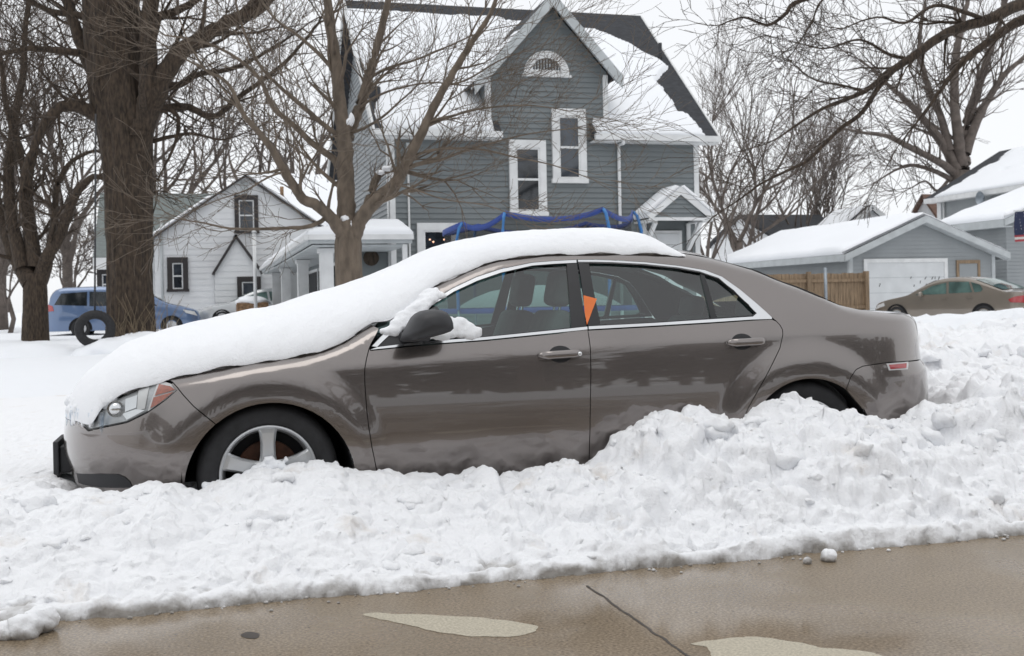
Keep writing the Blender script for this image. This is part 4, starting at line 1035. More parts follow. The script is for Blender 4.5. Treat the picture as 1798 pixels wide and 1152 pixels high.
B_('porch_gutter', 'trim', hs_, pxl-.36, pxl-.275, pyf-.3, pyb, pz0-.10, pz0+.01); B_('porch_gutter', 'trim', hs_, pxl-.274, xl+.12, pyf-.36, pyf-.275, pz0-.10, pz0+.01)
B_('porch_ceiling', 'greytrim', hs_, pxl-.19, xl, pyf-.19, pyb, pz0-.24, pz0-.2)
for yy in (24.1, 30.0, 36.4): 
    c = B_('porch_column', 'trim', hs_, pxl, pxl+.28, yy, yy+.28, 0, pz0-.25); B_('capital', 'trim', c, pxl-.04, pxl+.32, yy-.04, yy+.32, pz0-.36, pz0-.262)
B_('porch_end_wall', 'trim', hs_, pxl, xl, 41.5, 41.7, 0, pz0-.25)
B_('porch_downspout', 'trim', hs_, xl-.10, xl-.0, pyf-.22, pyf-.12, 0, pz0-.2)
B_('porch_back_wall', 'siding', hs_, 3.3, xl-.02, 26.3, 26.36, 0, pz0-.25)
B_('porch_inner_wall', 'siding', hs_, 3.36, 3.42, 26.4, 41.4, 0, pz0-.25)
for y_ in (26.9, 30.6, 33.8, 37.4):
    pw = B_('porch_shade_window', 'trim', hs_, 3.31, 3.358, y_-.1, y_+2.6, .3, 2.25); B_('pane', 'shade_and_marks', pw, 3.28, 3.308, y_, y_+2.5, .4, 2.15)  # oversized dark panes also stand in for shade between the columns
dk = B_('porch_door', 'shade_and_marks', hs_, 2.75, 3.25, 27.4, 27.45, 0, 2.1)
mb = MB(); p = Wy(655, 452, 25.9); mb.lathe([(.0, .05), (.15, .04), (.19, 0), (.15, -.04), (0, -.05)], (p.x, 26.2, p.z), 'y', 16)
wr_ = mb.build('wreath', M['bark'], None, True); tag(wr_, 'small dark wreath hanging on the back wall of the grey house porch', 'wreath')
# ================================================================== trampoline
tp_ = thing('trampoline', 'round trampoline with blue pads, blue foam poles and sagging black safety net', 'trampoline', (5.3, 20, 0))
tc = Wy(944, 540, 20.); R = 1.82; tx = Wy(944, 400, 20).x
def tpt(a, r, z): return Vector((tx+r*cos(a), 20+r*sin(a), z))
mb = MB(); V = []; Fc = []; n = 48
for i in range(n):
    a = 2*pi*i/n
    V += [tpt(a, R-.28, 1.02), tpt(a, R+.05, 1.02), tpt(a, R+.07, .93), tpt(a, R-.28, .96)]
for i in range(n):
    for j in range(4): Fc.append((4*i+j, 4*i+(j+1) % 4, 4*((i+1) % n)+(j+1) % 4, 4*((i+1) % n)+j))
mb.add(V, Fc).build('pad_ring', M['blue'], tp_, True)
MB().lathe([((R-.27)*k_, 1.03+.40*(1-k_**2.6)) for k_ in (1, .97, .9, .8, .6, .3, .01)], (tx, 20, 0), 'z', 40).build('mat_snow', M['roofsnow'], tp_, True)
tops = []
for (px, py, fy) in ((786, 395, -1), (842, 375, 1), (1013, 367, 1), (1092, 376, -1), (905, 372, 1), (950, 400, -1)):
    pass
pole = []
for px, py, a in ((783, 392, 205), (842, 373, 235), (1014, 366, 293), (1100, 372, 335), (1050, 392, 40), (880, 396, 115)):
    pole.append((a, Wy(px, py, 20+R*sin(radians(a))).z))
for a, zt in pole:
    a = radians(a); p0 = tpt(a, R+.08, .3); pm = tpt(a, R+.12, zt-.35); p1 = tpt(a, R-.02, zt)
    pl = MB().tube([p0, tpt(a, R+.1, 1.0)], .018, 8).build('leg', M['steel'], tp_, True)
    MB().tube([tpt(a, R+.1, 1.0), pm, (pm+p1)/2+Vector((0, 0, .09)), p1], .03, 8).build('pole_foam', M['bluefoam'], pl, True)
    tops.append((a, p1))
tops.sort(key=lambda q: q[0] % (2*pi)); V = []; Fc = []; V2 = []; F2 = []; N_ = []
k = len(tops)
for i in range(k):
    a0, p0 = tops[i]; a1, p1 = tops[(i+1) % k]
    if a1 < a0: a1 += 2*pi
    for j in range(12):
        f = j/12; a = a0+(a1-a0)*f; z = p0.z+(p1.z-p0.z)*f-.62*f*(1-f)
        V += [tpt(a, R-.03, z-.06), tpt(a, R-.03, z+.035), tpt(a, R-.05, z+.035), tpt(a, R-.05, z-.06)]
        z2 = z-.04-.16*sin(f*pi)
        V2 += [tpt(a, R-.06, z-.04), tpt(a, R-.08-.1*f*(1-f), 1.02)]
n = len(V)//4
for i in range(n):
    for j in range(4): Fc.append((4*i+j, 4*i+(j+1) % 4, 4*((i+1) % n)+(j+1) % 4, 4*((i+1) % n)+j))
    F2.append((2*i, 2*i+1, 2*((i+1) % n)+1, 2*((i+1) % n)))
obj('top_band', V, Fc, M['blue'], tp_, True)
m = bpy.data.materials.new('black_net'); m.use_nodes = True; nn_, ll = m.node_tree.nodes, m.node_tree.links; b = nn_['Principled BSDF']; b.inputs['Base Color'].default_value = (.012, .013, .014, 1); b.inputs['Roughness'].default_value = .8; b.inputs['Alpha'].default_value = .5
obj('safety_net', V2, F2, m, tp_, True)
# ================================================================== white house, left
YW = 46.0
wh = thing('white_house', 'white clapboard house with dark framed windows, grey roof at left and snowy roof at right', 'house', (0, 50, 0))
def q2(px, py, y=YW): p = Wy(px, py, y); return (p.x, p.z)
pk = q2(430, 309); le = q2(268, 417); re_ = (2*pk[0]-le[0], le[1])
siding('wall', [(le[0]+.05, -.1), (re_[0]-.05, -.1), (re_[0]-.05, re_[1]), pk, (le[0]+.05, le[1])], (0, YW, 0), (1, 0, 0), M['wsiding'], wh, .24, .02)
siding('side_wall', [(0, -.1), (9, -.1), (9, le[1]), (0, le[1])], (le[0]+.05, YW+9, 0), (0, -1, 0), M['wsiding'], wh, .24, .02)
for e, s in ((le, -1), (re_, 1)):
    d = Vector((pk[0]-e[0], 0, pk[1]-e[1])).normalized(); a = Vector((e[0], YW-.3, e[1]))-d*.5; b = Vector((pk[0], YW-.3, pk[1]+.03))
    q = [a, b, b+Vector((0, 9.5, 0)), a+Vector((0, 9.5, 0))]; q = q if (q[1]-q[0]).cross(q[2]-q[0]).z > 0 else q[::-1]
    r0 = slab('roof', q, .07, M['blackframe'], wh)
    q = [a+Vector((0, .05, .02)), a+Vector((0, 9.4, .02)), b+Vector((0, 9.4, .02)), b+Vector((0, .05, .02))]
    roof_snow('roof_snow', q, .14, lambda u, v: .4-v*.55 if s < 0 else .5, r0, 30, 40, 3)
# wing at the left: grey roof slope facing the street
rl = Wy(163, 338, 52); rb = Wy(163, 452, 48.2)
xL = rb.x; xR = le[0]+3.5
slab('wing_roof', [(xL, 48.2, rb.z), (xR, 48.2, rb.z), (xR+2, 52.2, rl.z), (xL, 52.2, rl.z)], .12, M['gshingle'], wh)
siding('wing_wall', [(xL+.25, -.1), (xR, -.1), (xR, rb.z), (xL+.25, rb.z)], (0, 48.6, 0), (1, 0, 0), M['wsiding'], wh, .24, .02)
siding('wing_side', [(0, -.1), (7.2, -.1), (7.2, rb.z), (3.6, rl.z-.1), (0, rb.z)], (xL+.25, 55.8, 0), (0, -1, 0), M['wsiding'], wh, .24, .02)
B_('wing_fascia', 'trim', wh, xL, xR, 48.12, 48.2, rb.z-.5, rb.z-.02)
pxwin(170, 472, 205, 520, wh, 48.57, tw=.2, frame='blackframe')
# right: roof slope under snow behind the gable
r1 = Wy(452, 309, 51.5); r2 = Wy(640, 309, 51.5); eb = Wy(640, 398, 47.4)
rr = slab('roof', [(pk[0]+.5, 47.4, eb.z), (eb.x, 47.4, eb.z), (r2.x, 51.5, r2.z), (pk[0]+.5, 51.5, r1.z)], .12, M['shingle'], wh)
roof_snow('roof_snow', [(pk[0]+.5, 47.35, eb.z+.02), (eb.x, 47.35, eb.z+.02), (r2.x, 51.5, r2.z+.02), (pk[0]+.5, 51.5, r1.z+.02)], .16, lambda u, v: .5, rr, 40, 24, 8)
siding('wall', [(re_[0]-1, -.1), (eb.x, -.1), (eb.x, eb.z), (re_[0]-1, eb.z)], (0, 47.7, 0), (1, 0, 0), M['wsiding'], wh, .24, .02)
p = Wy(495, 342, 49); MB().tube([(p.x, 49, p.z-.5), (p.x, 49, p.z+.35)], .08, 8).build('vent_pipe', M['brick'], rr, True)
# projecting entry gable
YE = 44.6; ek = Wy(414, 413, YE); el_ = Wy(372, 480, YE); er = Wy(463, 478, YE)
siding('entry_wall', [(el_.x+.1, -.1), (er.x-.1, -.1), (er.x-.1, el_.z), (ek.x, ek.z), (el_.x+.1, el_.z)], (0, YE, 0), (1, 0, 0), M['wsiding'], wh, .24, .02)
for e in (el_, er):
    a = Vector((e.x, YE-.15, el_.z)); b = Vector((ek.x, YE-.15, ek.z+.03)); q = [a, b, b+Vector((0, 1.6, 0)), a+Vector((0, 1.6, 0))]; q = q if (q[1]-q[0]).cross(q[2]-q[0]).z > 0 else q[::-1]
    slab('entry_roof', q, .10, M['blackframe'], wh)
siding('entry_side', [(0, -.1), (1.4, -.1), (1.4, el_.z), (0, el_.z)], (el_.x+.1, YW, 0), (0, -1, 0), M['wsiding'], wh, .24, .02)
pxwin(411, 343, 454, 408, wh, YW, tw=.17, frame='blackframe')
pxwin(293, 452, 331, 510, wh, YW, tw=.2, frame='blackframe')
pxwin(416, 486, 459, 545, wh, YE, tw=.18, frame='blackframe', rail=False)
p = Wy(429, 331, YW); B_('gable_vent', 'greytrim', wh, p.x-.15, p.x+.15, YW-.06, YW-.02, p.z-.25, p.z+.25)
p = Wy(284, 440, YW); MB().tube([(p.x, YW-.06, p.z+1.2), (p.x, YW-.06, .3)], .045, 6).build('downspout', M['greytrim'], wh, True)
# pole and brick post
p = Wz(448, 560, .4); po = MB().tube([Wy(449, 545, 39), Wy(446, 408, 39)], .06, 8).tube([Wy(446, 408, 39), Wy(446, 404, 39)], [.1, .03], 8); q = Wy(449, 545, 39)
tag(po.tube([q, (q.x, 39, 0)], .06, 8).build('utility_pole', M['trim'], None, True), 'thin white pole standing in front of the white house entry', 'pole')
a = Wy(416, 532, 40); b = Wy(472, 560, 40)
bk = thing('brick_planter', 'square tan brick block capped with snow beside the thin white pole', 'planter', (a.x, 40, 0))
B_('brick_body', 'brick', bk, a.x, b.x, 40, 41.2, 0, a.z); V = MB(); lump(V, [(((a.x+b.x)/2, 40.6, a.z+.02), (b.x-a.x)*.55, .65, .22)], 4, 12); V.build('snow_cap', M['roofsnow'], bk, True)
# ================================================================== grey garage, right
YG = 34.0
ga = thing('grey_garage', 'low grey sided garage with a white overhead door and snow covered roof', 'garage', (24.5, 38, 0))
gl, gr_ = 21.62, 27.55; gk = 24.48; gze, gzr = 2.60, 3.78; gyb = 43.5
siding('front_wall', [(gl, -.5), (gr_, -.5), (gr_, gze), (gk, gzr), (gl, gze)], (0, YG, 0), (1, 0, 0), M['siding2'], ga, .14, .02)
siding('side_wall', [(0, -.5), (gyb-YG, -.5), (gyb-YG, gze), (0, gze)], (gl, gyb, 0), (0, -1, 0), M['siding2'], ga, .14, .02)
siding('side_wall', [(0, -.5), (gyb-YG, -.5), (gyb-YG, gze), (0, gze)], (gr_, YG, 0), (0, 1, 0), M['siding2'], ga, .14, .02)
for e, s in ((gl, -1), (gr_, 1)):
    d = Vector((gk-e, 0, gzr-gze)).normalized(); a = Vector((e, YG-.35, gze+.10))-d*.42; b = Vector((gk, YG-.35, gzr+.10)); a2 = Vector((a.x, gyb+.3, a.z)); b2 = Vector((b.x, gyb+.3, b.z))
    q = [a, b, b2, a2]; q = q if (q[1]-q[0]).cross(q[2]-q[0]).z > 0 else q[::-1]
    r0 = slab('roof', q, .08, M['shingle'], ga)
    roof_snow('roof_snow', [a+Vector((0, .12, .02)), a2+Vector((0, 0, .02)), b2+Vector((0, 0, .02)), b+Vector((0, .12, .02))], .17, lambda u, v: .5, r0, 50, 24, 9+s)
    MB().prism([(a.x, a.z-.01), (b.x, b.z-.01), (b.x, b.z-.25), (a.x, a.z-.23)] if s > 0 else [(a.x, a.z-.01), (a.x, a.z-.23), (b.x, b.z-.25), (b.x, b.z-.01)], 'y', YG-.39, YG-.355).build('barge_board', M['greytrim'], ga)
    MB().prism([(a.x, a.z-.22), (b.x, b.z-.22), (b.x, b.z-.26), (a.x, a.z-.26)], 'y', YG-.35, YG-.03).build('soffit', M['greytrim'], ga)
    B_('fascia', 'greytrim', ga, a.x-.03 if s < 0 else a.x, a.x if s < 0 else a.x+.03, YG-.35, gyb+.3, a.z-.24, a.z-.005)
    B_('corner_board', 'greytrim', ga, (gl-.02, gl+.12)[0] if s < 0 else gr_-.12, gl+.12 if s < 0 else gr_+.02, YG-.035, YG+.1, -.5, gze-.03)
a = Wy(1521, 462, YG); b = Wy(1658, 560, YG)
gd = B_('garage_door', 'door', ga, a.x, b.x, YG-.05, YG-.024, -.5, a.z)
mb = MB()
for i in range(1, 5): zz = a.z-.53*i; mb.box(a.x, b.x, YG-.054, YG-.05, zz, zz+.02)
mb.build('panel_seam', M['greytrim'], gd)
mb = MB()
for px, py in ((1545, 500), (1617, 494), (1606, 500), (1626, 500), (1637, 487), (1643, 487), (1649, 488), (1625, 487), (1600, 486)):
    p = Wy(px, py, YG-.056); mb.bar((p.x-.03, YG-.056, p.z-.07), (p.x+random.uniform(-.02, .04), YG-.056, p.z+random.uniform(.0, .05)), .025, .004, (0, 1, 0))
mb.build('worn_mark', M['shade_and_marks'], gd)
tf_ = B_('door_trim', 'trim', ga, a.x-.13, a.x-.002, YG-.07, YG-.02, -.5, a.z+.14); B_('door_trim', 'trim', ga, b.x+.002, b.x+.14, YG-.07, YG-.02, -.5, a.z+.14); B_('door_trim', 'trim', ga, a.x, b.x, YG-.071, YG-.02, a.z+.003, a.z+.14)
a = Wy(1678, 462, YG); b = Wy(1721, 560, YG)
B_('boarded_frame', 'wood', ga, a.x, a.x+.1, YG-.07, YG-.02, -.5, a.z+.1); B_('boarded_frame', 'wood', ga, b.x-.1, b.x, YG-.07, YG-.02, -.5, a.z+.1); B_('boarded_frame', 'wood', ga, a.x+.1, b.x-.1, YG-.069, YG-.02, a.z-.02, a.z+.1)
B_('side_door', 'siding2', ga, a.x+.1, b.x-.1, YG-.04, YG-.024, -.5, a.z-.022)
# wooden fence and steel post
YF = 31.0
fe = thing('wood_fence', 'weathered board fence with square posts in front of the grey garage', 'fence', (19, YF, 0))
x1 = Wy(1524, 475, YF).x; zt = Wy(1500, 478, YF).z; x = x1-9; mb = MB()
while x < x1-.1:
    mb.box(x, x+.132, YF+.05, YF+.072, -.2, zt-.03+random.uniform(-.015, .015)); x += .142
mb.build('boards', M['wood'], fe)
for z in (zt-.25, .75, .3): B_('rail', 'wood', fe, x1-9, x1-.05, YF+.0, YF+.048, z-.05, z+.05)
for k in (0, 2.06, 4.2, 6.4): B_('post', 'wood', fe, x1-.13-k, x1-k, YF-.06, YF+.04 if k else YF+.08, -.2, zt+.03)
p = Wy(1449, 470, YF-.6)
mb = MB().tube([(p.x, YF-.6, -.2), (p.x, YF-.6, p.z)], .05, 10)
tag(mb.build('steel_post', M['steel'], None, True), 'bare steel pipe post standing before the wooden fence', 'post')
# ================================================================== big grey house at the right edge
bh = thing('right_house', 'grey house at the right edge with two snow covered roofs and white eaves', 'house', (31, 36, 0))
YB = 36.0; c0 = Wy(1766, 386, YB); lx = c0.x; lz = c0.z; dl = 3.6
siding('side_wall', [(0, -.5), (dl, -.5), (dl, lz-.1), (0, lz-.1)], (lx, YB+dl, 0), (0, -1, 0), M['siding2'], bh, .14, .02)
siding('front_wall', [(lx, -.5), (lx+8, -.5), (lx+8, lz-.1), (lx+4, lz+1.5), (lx, lz-.1)], (0, YB, 0), (1, 0, 0), M['siding2'], bh, .14, .02)
a = Vector((lx-.4, YB-.4, lz)); b = Vector((lx+4, YB-.4, lz+1.55)); a2 = a+Vector((0, dl+.4, 0)); b2 = b+Vector((0, dl+.4, 0))
r0 = slab('roof', [a, b, b2, a2] if (b-a).cross(b2-a).z > 0 else [a2, b2, b, a], .1, M['shingle'], bh)
roof_snow('roof_snow', [a+Vector((0, 0, .02)), a2+Vector((0, 0, .02)), b2+Vector((0, 0, .02)), b+Vector((0, 0, .02))], .2, lambda u, v: .5, r0, 40, 30, 12)
B_('fascia', 'greytrim', bh, a.x-.04, a.x, YB-.4, YB+dl, a.z-.3, a.z-.01); B_('soffit', 'greytrim', bh, a.x, lx-.03, YB-.4, YB+dl, a.z-.3, a.z-.26)
MB().prism([(a.x, a.z-.01), (a.x, a.z-.26), (b.x, b.z-.26), (b.x, b.z-.01)], 'y', YB-.44, YB-.405).build('barge_board', M['greytrim'], bh)
# upper part behind
YU = 40.0; u0 = Wy(1660, 345, 47); ux0 = Wx(1660, 345, lx+1.0)
uc = Wy(1662, 346, 46.5); ux_ = uc.x; uz = uc.z
YU1 = Wx(1800, 312, ux_)
siding('upper_side_wall', [(0, 0), (9, 0), (9, uz), (0, uz)], (ux_, 47.2, 0), (0, -1, 0), M['siding2'], bh, .14, .02)
siding('upper_back_wall', [(0, 0), (6, 0), (6, uz), (0, uz)], (ux_+6, 47.2, 0), (-1, 0, 0), M['siding2'], bh, .14, .02)
a = Vector((ux_-.45, 38.2, uz)); a2 = Vector((ux_-.45, 47.6, uz)); b = Vector((ux_+4, 38.2, uz+2.45)); b2 = Vector((ux_+4, 47.6, uz+2.45))
r0 = slab('roof', [a, b, b2, a2] if (b-a).cross(b2-a).z > 0 else [a2, b2, b, a], .12, M['shingle'], bh)
roof_snow('roof_snow', [a+Vector((0, 0, .02)), a2+Vector((0, 0, .02)), b2+Vector((0, 0, .02)), b+Vector((0, 0, .02))], .10, lambda u, v: min(.93-u-.10*v+.1*NZ.noise(Vector((v*5, u*6, 3))), .4, .25+.5*NZ.noise(Vector((u*5, v*6, 1)))), r0, 60, 40, 15)
B_('upper_fascia', 'trim', bh, a.x-.06, a.x, 38.2, 47.6, uz-.24, uz-.01); B_('upper_soffit', 'trim', bh, a.x, ux_-.03, 38.2, 47.6, uz-.24, uz-.2)
B_('corner_board', 'trim', bh, ux_-.04, ux_-.005, 46.9, 47.2, 0, uz-.25)
p = Wx(1665, 352, ux_-.1); MB().tube([(p.x, 46.6, uz-.2), (p.x, 46.6, 2.5)], .05, 8).build('downspout', M['trim'], bh, True)
# satellite dish
p = Wx(1728, 348, ux_-.45)
sd = thing('satellite_dish', 'small grey satellite dish on the upper wall of the right-hand house', 'satellite dish', p)
V = []; Fc = []
for i in range(5):
    for j in range(16): r = .32*i/4; V.append(p+Vector((-.12-.1*(1-(i/4)**2)*-1, 0, 0))+Vector((r*r*1.2*-1, r*cos(2*pi*j/16)*.9, r*sin(2*pi*j/16))))
for i in range(4):
    for j in range(16): Fc.append((i*16+j, i*16+(j+1) % 16, (i+1)*16+(j+1) % 16, (i+1)*16+j))
obj('dish', V, Fc, M['steel'], sd, True); MB().tube([p+Vector((-.1, 0, 0)), p+Vector((.1, -.2, -.45)), p+Vector((.42, -.2, -.5))], .03, 6).build('mast', M['steel'], sd, True)
# flag at the frame edge
def flagmat():
    m = mat('flag_cloth', (.30, .05, .05), .8, 0, .1, 6); n, l = m.node_tree.nodes, m.node_tree.links; b = n['Principled BSDF']
    tc = [x for x in n if x.type == 'TEX_COORD'][0]; sx = n.new('ShaderNodeSeparateXYZ'); l.new(tc.outputs['UV'], sx.inputs[0])
    w = n.new('ShaderNodeMath'); w.operation = 'MULTIPLY'; w.inputs[1].default_value = 6.5; l.new(sx.outputs[0], w.inputs[0])
    fr_ = n.new('ShaderNodeMath'); fr_.operation = 'FRACT'; l.new(w.outputs[0], fr_.inputs[0]); gt = n.new('ShaderNodeMath'); gt.operation = 'GREATER_THAN'; gt.inputs[1].default_value = .5; l.new(fr_.outputs[0], gt.inputs[0])
    x = n.new('ShaderNodeMix'); x.data_type = 'RGBA'; x.inputs['A'].default_value = (.33, .05, .06, 1); x.inputs['B'].default_value = (.55, .52, .5, 1); l.new(gt.outputs[0], x.inputs['Factor']); l.new(x.outputs['Result'], b.inputs['Base Color'])
    return m
M['flag'] = flagmat(); M['canton'] = mat('flag_blue', (.022, .03, .075), .8); M['star'] = mat('flag_star', (.55, .55, .58), .8)
fp = Wy(1782, 372, 29.5)
fl = thing('flag', 'striped flag with a dark blue starred corner hanging at the right edge before grey siding', 'flag', fp)
def fpt(u, v, d=0): return fp+Vector((u, .06*sin(u*9+v*3)-d, -v+.05*u))
V = [fpt(1.0*i/16, .95*j/12) for i in range(17) for j in range(13)]; Fc = [(i*13+j, i*13+13+j, i*13+14+j, i*13+j+1) for i in range(16) for j in range(12)]
o = obj('cloth', V, Fc, M['flag'], fl, True); uv = o.data.uv_layers.new()
for lp in o.data.loops: i, j = divmod(lp.vertex_index, 13); uv.data[lp.index].uv = (j/12*1.0, i/16)
V = [fpt(.95*i/8, .74*j/8, .008) for i in range(9) for j in range(9)]; Fc = [(i*9+j, i*9+9+j, i*9+10+j, i*9+j+1) for i in range(8) for j in range(8)]
cn = obj('canton', V, Fc, M['canton'], fl, True); mb = MB()
for i in range(5):
    for j in range(6):
        c = fpt(.07+.13*i, .05+.1*j, .014); mb.add([c+Vector((r*sin(2*pi*k/10), 0, r*cos(2*pi*k/10))) for k in range(10) for r in [(.026 if k % 2 == 0 else .011)]], [tuple(range(10))])
mb.build('star', M['star'], cn)
MB().tube([fp+Vector((-.05, 0, .03)), fp+Vector((1.1, .2, .1))], .018, 8).build('pole', M['trim'], fl, True)
# ================================================================== far houses between the garage and the trees
def far_house(name, label, xa, xb, y, ze, zr, dep, wallm, roofm, gable=False, snow=None):
    t = thing(name, label, 'house', ((xa+xb)/2, y, 0))
    if not gable:
        siding('wall', [(xa, -.5), (xb, -.5), (xb, ze), (xa, ze)], (0, y, 0), (1, 0, 0), wallm, t, .2, .02)
        siding('side_wall', [(0, -.5), (dep, -.5), (dep, ze), (dep/2, zr), (0, ze)], (xa, y+dep, 0), (0, -1, 0), wallm, t, .2, .02)
        q = [Vector((xa-.3, y-.3, ze)), Vector((xb+.3, y-.3, ze)), Vector((xb+.3, y+dep/2, zr)), Vector((xa-.3, y+dep/2, zr))]
        slab('roof', q, .15, roofm, t); slab('roof', [(xb+.3, y+dep+.3, ze), (xa-.3, y+dep+.3, ze), (xa-.3, y+dep/2+.01, zr), (xb+.3, y+dep/2+.01, zr)], .15, roofm, t)
    else:
        xm = (xa+xb)/2
        siding('wall', [(xa, -.5), (xb, -.5), (xb, ze), (xm, zr), (xa, ze)], (0, y, 0), (1, 0, 0), wallm, t, .2, .02)
        siding('side_wall', [(0, -.5), (dep, -.5), (dep, ze), (0, ze)], (xa, y+dep, 0), (0, -1, 0), wallm, t, .2, .02)
        for s, e in ((-1, xa), (1, xb)):
            a = Vector((e+s*.3, y-.3, ze-.15)); b = Vector((xm, y-.3, zr+.1)); q = [a, b, b+Vector((0, dep, 0)), a+Vector((0, dep, 0))]; q = q if (q[1]-q[0]).cross(q[2]-q[0]).z > 0 else q[::-1]
            r0 = slab('roof', q, .15, roofm, t)
            MB().bar(a+Vector((0, -.03, -.12)), b+Vector((0, -.03, -.12)), .05, .26).build('barge_board', M['trim'], t)
            if snow and s < 0: roof_snow('roof_snow', [a+Vector((0, .2, .02)), a+Vector((0, dep, .02)), b+Vector((0, dep, .02)), b+Vector((0, .2, .02))], .25, lambda u, v: .4-abs(v-.3)*.7, r0, 30, 20, 5)
    return t
def fx(px, py, y): return Wy(px, py, y)
a = fx(1365, 420, 60); b = fx(1480, 376, 64)
far_house('dark_roof_house', 'distant pale house with a plain dark roof rising behind the garage', a.x, fx(1500, 420, 60).x, 60, fx(1400, 418, 60).z, b.z, 9, M['wsiding'], M['shingle'])
a = fx(1487, 400, 56); b = fx(1566, 400, 56)
far_house('white_gable_house', 'distant white gable with a dark roof and snow lump, peeking over the garage roof', a.x, b.x, 56, fx(1500, 396, 56).z, fx(1532, 363, 56).z, 3.2, M['wsiding'], M['shingle'], True, True)
a = fx(1650, 400, 58); b = fx(1730, 400, 58)
far_house('brown_roof_house', 'distant white gable with a brown roof between garage and right-hand house', a.x, b.x, 58, fx(1640, 384, 58).z, fx(1628, 341, 59.3).z, 2.6, M['wsiding'], M['bshingle'])
# ================================================================== background cars
def lofted_car(name, label, prof, roofp, belt, L, Wd, paint, glassm, loc, rz, wheels, wr=.32, windows=(), ws=None, rw=None, tail=None, head=None, group=None, rack=False):
    """prof: (x, z) upper body line nose->tail incl. cabin; belt: height table; local x runs nose(0) -> tail(L), near side is -y"""
    t = thing(name, label, 'car', loc, rz, group); hw = Wd/2
    def half(x, z):
        e = min(x, L-x); k = 1-.34*max(0, 1-e/.55)**2.2
        w = hw*k
        b = lerp(belt, x)
        if z < .55: w -= .05*((.55-z)/.35)**2
        elif z < b: w -= .035*((z-.55)/(b-.55))**2
        else: w -= .035+.30*(z-b)
        return w
    n = 70; rows = 9; V = []; Fc = []
    for i in range(n+1):
        x = L*i/n; zt = clerp(prof, x); b = min(lerp(belt, x), zt-.015)
        zs = [.24, .40, .55, .55+(b-.55)*.5, b, b+(zt-b)*.4, b+(zt-b)*.78, zt-.012]
        ring = [(-half(x, z), z) for z in zs]; we = half(x, zt-.012)
        ring += [(-we*.86, zt+.012), (-we*.45, zt+.035), (0, zt+.04)]
        full = ring+[(-y, z) for y, z in ring[-2::-1]]
        V += [Vector((x, y, z)) for y, z in full]
    k = len(full)
    for i in range(n):
        xm = L*(i+.5)/n
        for j in range(k-1):
            zlo = V[i*k+j].z
            if j in (0, k-2) and any(abs(xm-w) < wr*.95 for w in wheels): continue
            Fc.append((i*k+j, (i+1)*k+j, (i+1)*k+j+1, i*k+j+1))
    Fc.append(tuple(range(k))); Fc.append(tuple(n*k+j for j in range(k))[::-1])
    body = obj('body', V, Fc, paint, t, True, local=True)
    def sp(poly, nm, m, d, par=None):
        for s in (-1, 1):
            VV, FF, BB = chop(poly, .12, .06); Q = [Vector((x, s*(half(x, z)+d), z)) for x, z in VV]
            obj(nm, Q, FF if s < 0 else [f[::-1] for f in FF], m, par or t, True, local=True)
    for w in windows: sp(w, 'side_window', glassm, .006)
    for nm, rg in (('windshield', ws), ('rear_window', rw)):
        if rg:
            VV = []; FF = []; m_ = 12
            for i in range(9):
                x = rg[0]+(rg[1]-rg[0])*i/8; zt = clerp(prof, x); we = half(x, zt-.012)*.88
                for j in range(m_+1):
                    q = 2*j/m_-1; VV.append(Vector((x, we*q, zt+.012+.028*(1-q*q)+.012)))
            for i in range(8):
                for j in range(m_): a = i*(m_+1)+j; FF.append((a, a+m_+1, a+m_+2, a+1))
            obj(nm, VV, FF, glassm, t, True, local=True)
    if tail: sp(tail, 'tail_light', M['redlens'], .012)
    if head: sp(head, 'headlight', M['whiteplastic'], .012)
    for w in wheels:
        for s in (-1, 1):
            c = (w, s*(hw-.03), wr)
            ar = MB(); pts = [(w+(wr+.055)*cos(radians(a)), wr+(wr+.055)*sin(radians(a))) for a in range(-10, 191, 10)]
            VV = []; FF = []
            for (x, z) in pts: VV += [Vector((x, s*(half(x, max(z, .3))+.006), z))]
            VV.append(Vector((w, s*(hw-.02), wr-.05))); kk = len(pts)
            for i in range(kk-1): FF.append((i, i+1, kk) if s > 0 else (i+1, i, kk))
            obj('wheel_arch', VV, FF, M['dark'], t, local=True)
            MB().lathe([(.19, -.02*s), (.25, .012*s), (.29, .008*s), (wr-.01, -.02*s), (wr, -.08*s), (wr, -.2*s), (.2, -.22*s)], (w, s*(hw+.002), wr), 'y', 26).build('tyre', M['rubber'], t, True, local=True)
            rm = MB().lathe([(0, .014*s), (.05, .016*s), (.06, .0), (.19, .0)], (w, s*(hw+.002), wr), 'y', 24)
            rm.build('rim', M['alloy'], t, False, local=True)
    for s in (-1, 1):
        wx = ws[1] if ws else 1.5; wx -= (ws[1]-ws[0])*.55 if ws else 0; z = lerp(belt, wx)+.07
        mb = MB(); lump(mb, [((wx+.1, s*(hw+.06), z), .07, .10, .075)], 1, 6); mb.build('side_mirror', paint, t, True, local=True)
    if windows:
        for w in windows[:2]:
            xm = sum(p[0] for p in w)/len(w)
            for s in (-1, 1):
                z = lerp(belt, xm+.3)-.1; mb = MB().bar((xm+.22, s*(half(xm+.3, z)+.02), z), (xm+.42, s*(half(xm+.4, z)+.02), z), .03, .03); mb.build('door_handle', paint, t, local=True)
    return t
M['bglass'] = mat('dark_glass', (.02, .025, .028), .06, 0, .2, 2, spec=.7)
M['gglass'] = mat('green_glass', (.12, .20, .18), .06, 0, .3, 2, spec=.8)
M['vanblue'] = mat('blue_paint', (.125, .195, .34), .28, .3, .04, 2, coat=.8)
M['tan'] = mat('tan_paint', (.25, .212, .172), .3, .4, .04, 2, coat=.8)
M['silver'] = mat('pale_silver_paint', (.60, .62, .63), .3, .3, .04, 2, coat=.8)
